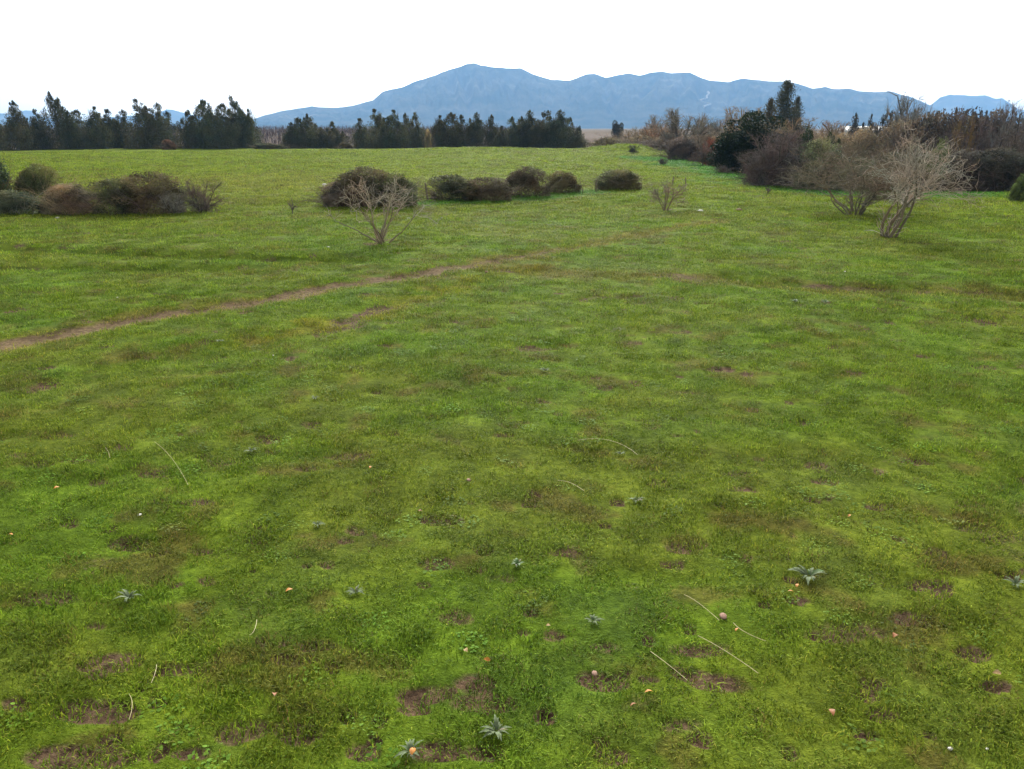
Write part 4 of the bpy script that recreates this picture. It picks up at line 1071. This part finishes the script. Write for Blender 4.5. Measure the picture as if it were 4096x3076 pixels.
# ------------------------------------------------------------------ thorn trees in the pasture
def thorn_tree(base, W_, H_, seed, label, lean=(0, 0), stems=9, k1=9, k2=8, k3=5, steep=0.6, pale=(0.40, 0.34, 0.29), trunk_c=(0.17, 0.14, 0.10), r0=0.035, droop=-0.03, zc=0.2, dirs=None, name="thorn_tree"):
    rng = np.random.RandomState(seed)
    a = np.arange(stems) * 6.283 / stems + rng.rand(stems) * .7
    P = np.stack([np.cos(a) * .05, np.sin(a) * .05, np.full(stems, -.08)], 1)
    e = rng.uniform(steep, 1.35, stems)
    D = np.stack([np.cos(a) * np.cos(e) + lean[0], np.sin(a) * np.cos(e) + lean[1], np.sin(e)], 1)
    Ls = rng.uniform(.65, .95, stems)
    if dirs is not None: D = np.array([q[:3] for q in dirs], float); Ls = np.array([q[3] for q in dirs], float)
    def cull(q, f):
        m = q[0][..., 2].min(1) > zc - f * rng.rand(len(q[0])); return (q[0][m], q[1][m]), m
    R0 = r0 * rng.uniform(.65, 1.1, stems); D = nrm(D); d = nrm(D * .35 + np.array([0, 0, 1.0]) * .75 + rng.randn(stems, 3) * .06); pp, rr_ = [P], [R0]
    for q in range(10):
        d = nrm(d * .72 + D * (.10 + .035 * q) + rng.randn(stems, 3) * .13 + np.array([0, 0, droop])); P = P + d * (Ls / 10)[:, None]; pp.append(P); rr_.append(R0 * (1 - .075 * (q + 1)))
    s0 = (np.stack(pp, 1), np.stack(rr_, 1))
    cen = np.array([lean[0] * .4, lean[1] * .4, .25])
    c1 = children(rng, *s0, k1, .30, .9, .6, Ls, .6, out=.9, up=-.05, centre=cen); s1 = grow(rng, *c1, 8, .30, -.0, .3); s1, m1 = cull(s1, .1)
    c2 = children(rng, *s1, k2, .12, .9, .5, c1[2][m1], .6, out=.35, up=.0, centre=cen); s2 = grow(rng, *c2, 5, .36, 0, .35); s2, m2 = cull(s2, .15)
    c3 = children(rng, *s2, k3, .1, 1.0, .45, c2[2][m2], .6, up=0); s3 = grow(rng, *c3, 2, .3, 0, .4)
    m = stems * 5; a2 = rng.rand(m) * 6.283
    Pb = np.stack([np.cos(a2) * .05, np.sin(a2) * .05, rng.rand(m) * .22], 1); Db = np.stack([np.cos(a2), np.sin(a2), .8 + rng.rand(m)], 1)
    sb = grow(rng, Pb, Db, rng.uniform(.10, .26, m), np.full(m, .004), 4, .25, 0, .4)
    allp = np.concatenate([s2[0].reshape(-1, 3), s1[0].reshape(-1, 3)])
    cx = lean[0] * .35
    kz = H_ / np.percentile(allp[:, 2], 98.5); kx = (W_ / 2) / np.percentile(np.abs(allp[:, 0] - cx), 94)
    if dirs is not None: kx = kz
    K = np.array([kx, kx, kz]); px = (base[1]) / 788.0
    mn = lambda sgs, q: (sgs[0] * K, np.maximum(sgs[1] * kz, q * px))
    o = bpy.data.objects.new(name, None); COL.objects.link(o); o.location = base; tag(o, label, "tree", "thorn trees in the pasture")
    v, f, t = tube_mesh([mn(s0, .5)], 6); q = link("trunk", mesh_np("trunk", v, f, M_BARK, tint=t), o); q.color = (*trunk_c, 1)
    v, f, t = tube_mesh([mn(s1, .24)], 4); q = link("branches", mesh_np("branches", v, f, M_BARK, tint=t), o); q.color = (*pale, 1)
    v, f, t = tube_mesh([mn(s2, .15), mn(s3, .09), mn(sb, .08)], 3); q = link("twigs", mesh_np("twigs", v, f, M_TWIG, tint=t), o); q.color = (*[c * .9 for c in pale], 1)
    return o

def thorn_px(sx, base, top, w, seed, label, **kw):
    p = hit(sx, base); r = math.hypot(p[0], p[1]); H_ = at_range(sx, top, r)[2] - p[2]; W_ = w / FPX * r * 1.04
    return thorn_tree(p, W_, H_, seed, label, **kw)
T1 = [(-.75, .1, .42, .85), (-.6, -.3, .75, .95), (-.3, .3, 1, .95), (.05, -.3, 1, .95), (.35, .25, .9, .95), (.75, 0, .6, .85), (.15, .6, .7, .8), (-.1, -.6, .7, .8), (.6, -.3, .8, .8)]
thorn_px(1527, 975, 715, 310, 41, "spreading pale thorn tree in front of the domed bramble, nearest on the left", stems=9, k1=7, k2=7, k3=2, r0=.019, droop=-.01, zc=.36, dirs=T1, pale=(0.36, 0.30, 0.25))
thorn_px(3420, 862, 610, 350, 22, "bushy thorn tree left of and behind the leaning one", stems=12, k1=11, k2=9, k3=4, r0=.020, steep=.7, droop=-.02, zc=.24, pale=(0.20, 0.16, 0.125))
T3 = [(-.30, .1, 1, .85), (-.62, 0, .75, .75), (0, -.25, 1, .9), (.5, .1, .75, 1.0), (.72, .2, .5, 1.0), (.62, -.2, .72, 1.05), (.30, .3, .9, 1.0), (.2, -.1, 1, 1.0)]
thorn_px(3548, 950, 545, 420, 35, "tall pale thorn tree leaning right, nearest on the right", stems=8, k1=9, k2=8, k3=3, r0=.020, droop=-.01, zc=.35, dirs=T3, pale=(0.38, 0.32, 0.285), trunk_c=(0.15, 0.12, 0.085))
thorn_px(3635, 832, 745, 90, 24, "small thorn bush half hidden behind the leaning thorn tree", stems=6, k1=7, k2=6, k3=3, r0=.03)
thorn_px(2662, 842, 728, 115, 25, "small upright thorn bush alone in the grass near the lone bramble", stems=6, k1=7, k2=5, k3=2, r0=.022, steep=1.05, zc=.25, pale=(0.26, 0.21, 0.17))

# fence posts left of the old fence
M_POST = simple_mat("weathered_wood", (0.16, 0.13, 0.09), scale=14)
def post(sx, base, top, w, tilt, label):
    p = hit(sx, base); r = math.hypot(p[0], p[1]); h = at_range(sx, top, r)[2] - p[2] + .1
    rng = np.random.RandomState(int(sx))
    pts = np.array([[[0, 0, -.15], [0.005, 0, h * .3], [-.004, .004, h * .7], [0, 0, h]]]); rad = np.full((1, 4), w); rad[0, -1] *= .85
    v, f, t = tube_mesh([(pts, rad)], 7)
    cap = np.arange(21, 28)[None, :]
    o = link("fence_post", mesh_np("fence_post", v, [f, cap], M_POST)); o.location = p; o.rotation_euler = (0.03, tilt, 0)
    tag(o, label, "post", "remains of the old fence")
post(1712, 802, 740, .045, -.12, "thin leaning fence post between the thorn tree and the long low bramble")
post(2332, 772, 735, .02, -.25, "thin leaning stick right of the small rounded bramble")
post(2384, 768, 725, .03, .02, "pale stub of a post left of the lone bramble")
post(2690, 742, 712, .04, .06, "dark short post behind the small upright thorn bush")
post(2742, 746, 716, .035, -.05, "short post right of the small upright thorn bush")

# ------------------------------------------------------------------ small things lying in the grass
def leaf_mesh(name, n, L_, W_, curl, mat, seed, lobes=0.0):
    rng = np.random.RandomState(seed)
    t = np.linspace(0, 1, n); wd = np.sin(np.pi * np.clip(t, .02, .98) ** .8) * W_ / 2 * (1 + lobes * np.sin(t * 25))
    x = t * L_; z = curl * np.sin(t * np.pi * .9)
    l = np.stack([x, wd, z + .25 * wd], 1); c = np.stack([x, 0 * x, z], 1); r_ = np.stack([x, -wd, z + .25 * wd], 1)
    v = np.concatenate([l, c, r_]); i = np.arange(n - 1)[:, None]
    f = np.concatenate([i + np.array([[0, 1, n + 1, n]]), i + np.array([[n, n + 1, 2 * n + 1, 2 * n]])])
    return mesh_np(name, v, f, mat, smooth=True)

M_ORL = [simple_mat("dead_leaf_orange", (0.42, 0.17, 0.03), .6, .3, 30), simple_mat("dead_leaf_brown", (0.24, 0.10, 0.04), .6, .3, 30), simple_mat("dead_leaf_pale", (0.34, 0.23, 0.10), .6, .25, 30)]
LEAFM = [leaf_mesh("fallen_leaf", 7, .085, .05, .018, M_ORL[i % 3], 5 + i, .05) for i in range(3)]
FL = [(3185, 2362, 0, "brightest orange dead leaf below the large grey-green rosette"), (3150, 2382, 0, "smaller orange leaf beside the brightest one"), (1870, 2632, 2, "tan dead leaf in the grass at the lower centre"),
      (1962, 2668, 0, "orange leaf just right of the tan one"), (2578, 2786, 0, "long orange leaf near the lowest straw stem"), (2520, 2846, 1, "brownish leaf left below the long orange one"),
      (2200, 2525, 2, "pale tan leaf under the big bare patch"), (1487, 1882, 0, "orange curled leaf lying alone left of centre"), (30, 2156, 0, "orange leaf at the left edge"), (1672, 2060, 1, "small rusty leaf above the worn spots at the centre"),
      (3320, 2858, 1, "rusty leaf on bare earth at the lower right"), (4000, 2712, 2, "pale leaf near the right edge"), (1172, 2372, 0, "orange leaf right of the left-hand rosette"), (1648, 3058, 0, "orange leaf at the bottom edge"), (2940, 2540, 0, "small orange leaf between the straw stems"), (3580, 2560, 1, "brown leaf near the crooked bare spot"), (1100, 2790, 1, "brown leaf in the lower left, right of the bare patch"),
      (240, 1960, 0, "orange leaf at the left under the long bare streak"),
      (3390, 2080, 0, "orange leaf left of the dark hoof hollow")]
def put(o, p, dz=0.0): o.location = (p[0], p[1], p[2] + dz)
for k, (sx, sy, c, lab) in enumerate(FL):
    p = hit(sx, sy); o = link("fallen_leaf", LEAFM[c]); put(o, p, .028); s = R.uniform(.42, .72); o.scale = (s, s, s)
    o.rotation_euler = (R.uniform(-.5, .2), R.uniform(-.35, .35), R.uniform(0, 6.28)); tag(o, lab, "leaf", "dead leaves scattered in the grass")

M_ST = {"w": simple_mat("stone_white", (0.50, 0.48, 0.42), .7, .12, 12), "p": simple_mat("stone_pink", (0.27, 0.165, 0.12), .85, .2, 10), "b": simple_mat("stone_brown", (0.16, 0.085, 0.05), .9, .25, 10)}
def stone_mesh(seed, mat):
    rng = np.random.RandomState(seed); n, m = 9, 6; V = [(0, 0, .5)]
    for i in range(1, m):
        for j in range(n):
            a = 6.283 * j / n; e = math.pi * i / m; V.append((math.sin(e) * math.cos(a) * .5, math.sin(e) * math.sin(a) * .5, math.cos(e) * .5))
    V.append((0, 0, -.5)); V = np.array(V); V *= (1 + .28 * (rng.rand(len(V), 1) - .5)); V = V * np.array([1.2, .85, .6])
    q = []; 
    for i in range(m - 2):
        for j in range(n): a = 1 + i * n + j; b = 1 + i * n + (j + 1) % n; q.append((a, a + n, b + n, b))
    t = [(0, 1 + j, 1 + (j + 1) % n) for j in range(n)] + [(len(V) - 1, 1 + (m - 2) * n + (j + 1) % n, 1 + (m - 2) * n + j) for j in range(n)]
    return mesh_np("stone", V, [np.array(q), np.array(t)], mat, smooth=True)
STM = {k: stone_mesh(i, m) for i, (k, m) in enumerate(M_ST.items())}
STN = [(1875, 1923, "p", .055, "round pinkish stone left of the largest bare patch"), (2377, 2712, "p", .05, "pinkish stone lying among the grass at the lower centre"), (2892, 2478, "p", .07, "dull pink stone beside the straw at the right"),
       (560, 2064, "w", .04, "small white stone under the long straw"), (1092, 1424, "w", .045, "white stone right of the yellow mossy streak"), (1314, 990, "w", .09, "white stone left of the spreading thorn tree"),
       (1298, 741, "w", .34, "white stone in the far field left of the brambles"), (1635, 875, "w", .14, "pale stone right of the spreading thorn tree"), (1768, 872, "w", .12, "pale stone in the grass under the long low bramble"),
       (3180, 1160, "w", .07, "bright white stone in front of the faint bank on the right"), (2802, 846, "w", .26, "flat cream stone right of the small upright thorn bush"), (2955, 844, "b", .36, "brown lump on the grass between the thorn bush and the thorn trees"),
       (3800, 3000, "w", .032, "white chip on the bare earth in the lower right corner"), (3945, 3012, "w", .02, "tiny white chip at the lower right"), (1945, 1090, "b", .12, "brown clod beside the dirt path"),
       (470, 1192, "w", .04, "small pale stone above the dirt path on the left"), (2480, 762, "w", .15, "cream stone at the foot of the lone bramble"), (1295, 745, "w", .15, "smaller pale stone touching the one in the far field"), (230, 873, "w", .16, "pale stone in front of the left-hand brambles"),
       (880, 1040, "w", .05, "whitish stone in the grass above the left part of the path"), (3380, 1088, "w", .06, "pale stone left of the foot of the leaning thorn tree")]
for sx, sy, c, s, lab in STN:
    p = hit(sx, sy); o = link("stone" if c != "b" else "clod", STM[c]); put(o, p, s * .08 + .006); o.scale = (s * .85, s * .85, s * .6); o.rotation_euler = (0, 0, R.uniform(0, 6.28)); tag(o, lab, "stone" if c != "b" else "clod")

M_STRAW = simple_mat("straw", (0.42, 0.36, 0.19), .6, .2, 8)
STR = [((620, 1780), (690, 1850), (755, 1955), "long pale straw slanting across the left grass"), ((2310, 1772), (2440, 1775), (2550, 1830), "curved pale straw right of centre, above the short one"), ((2230, 1935), (2280, 1950), (2335, 1977), "short straw just right of the largest bare patch"),
       ((2735, 2395), (2790, 2440), (2875, 2505), "straw reaching the dull pink stone"), ((2790, 2562), (2900, 2625), (3030, 2722), "longest straw in the lower right grass"), ((2600, 2636), (2670, 2680), (2748, 2738), "straight straw left of the longest one"),
       ((425, 1805), (435, 1820), (442, 1842), "short straw stub left of the long slanting one"), ((2930, 2520), (2980, 2550), (3060, 2590), "pale straw running right from the dull pink stone"), ((1000, 2560), (1020, 2540), (1030, 2500), "thin straw over the dark hollow at the lower left"), ((520, 2800), (535, 2850), (520, 2900), "short upright straw by the lower-left bare patch"),
       ((610, 2760), (625, 2720), (632, 2690), "tan stalk standing near the lower-left hollow")]
for a, b, c, lab in STR:
    P = np.array([hit(*a) + [0, 0, .03], hit(*b) + [0, 0, .034], hit(*c) + [0, 0, .03]])
    t = np.linspace(0, 1, 9)[:, None]; pts = (1 - t) ** 2 * P[0] + 2 * t * (1 - t) * (2 * P[1] - .5 * P[0] - .5 * P[2]) + t ** 2 * P[2]
    o0 = pts[0].copy(); v, f, tt = tube_mesh([((pts - o0)[None], np.full((1, 9), .0019))], 4)
    o = link("straw_stem", mesh_np("straw_stem", v, f, M_STRAW)); o.location = o0; tag(o, lab, "straw", "dry straws lying on the grass")

M_ROS = [simple_mat("rosette_grey", (0.095, 0.125, 0.060), .8, .35, 25), simple_mat("rosette_green", (0.075, 0.13, 0.04), .6, .25, 25), simple_mat("rosette_brown", (0.16, 0.14, 0.09), .7, .3, 25)]
ROSL = [leaf_mesh("leaf", 8, .15, .030, .030, M_ROS[0], 1, .18), leaf_mesh("leaf", 8, .12, .045, .028, M_ROS[1], 2, .08), leaf_mesh("leaf", 8, .12, .03, .022, M_ROS[2], 3, .2)]
RO = [(3235, 2318, 0, 1.9, "largest grey-green rosette, spread over the grass at the right"), (520, 2400, 0, 1.3, "grey-green rosette at the lower left"), (1005, 1815, 0, 1.1, "grey rosette right of the long straw"), (1270, 2105, 0, .9, "small grey rosette left of centre"),
      (2070, 2270, 1, .9, "green weed below the largest bare patch"), (1985, 2940, 0, 1.2, "grey-green weed near the bottom edge, left of the big earth patch"),
      (1425, 2375, 0, 1.0, "grey weed at the lower left of the centre"), (2370, 2505, 0, 1.0, "pale green broad weed at the lower centre"), (1640, 3035, 0, 1.1, "grey weed cut by the bottom edge"), (4060, 2345, 0, 1.2, "grey-green weed at the right edge beside bare earth"), (2545, 2010, 0, 1.0, "grey weed right of the short straw"),
      (2480, 1822, 0, .9, "grey weed under the curved straw"), (1260, 1602, 0, 1.2, "grey weed in the upper left middle"), (880, 1370, 0, 1.2, "grey-green weed beside the yellow mossy streak"), (3180, 1210, 1, 1.6, "dark weed tuft in the grass right of the path"), (3300, 1215, 1, 1.5, "dark weed with an earthy hollow near the right-hand bare spots"),
      (2180, 1490, 0, 1.2, "small grey weed in the centre of the field"), ]
for sx, sy, c, s, lab in RO:
    p = hit(sx, sy); e = bpy.data.objects.new("weed_rosette", None); COL.objects.link(e); e.location = (p[0], p[1], p[2] + .015); e.rotation_euler = (0, 0, R.uniform(0, 6)); s *= .5; e.scale = (s, s, s)
    tag(e, lab, "weed", "weeds growing in the turf")
    n = R.randint(16, 25)
    for k in range(n):
        o = link("leaf", ROSL[c if R.random() < .8 else R.randrange(3)], e); a = k * 2.4 + R.uniform(-.3, .3)
        o.rotation_euler = (R.uniform(-.2, .2), -R.uniform(-.02, .35), a); q = R.uniform(.3, 1.1); o.scale = (q, q * R.uniform(.8, 1.3), q); o.location = (math.cos(a) * .012, math.sin(a) * .012, 0)
print("script done")
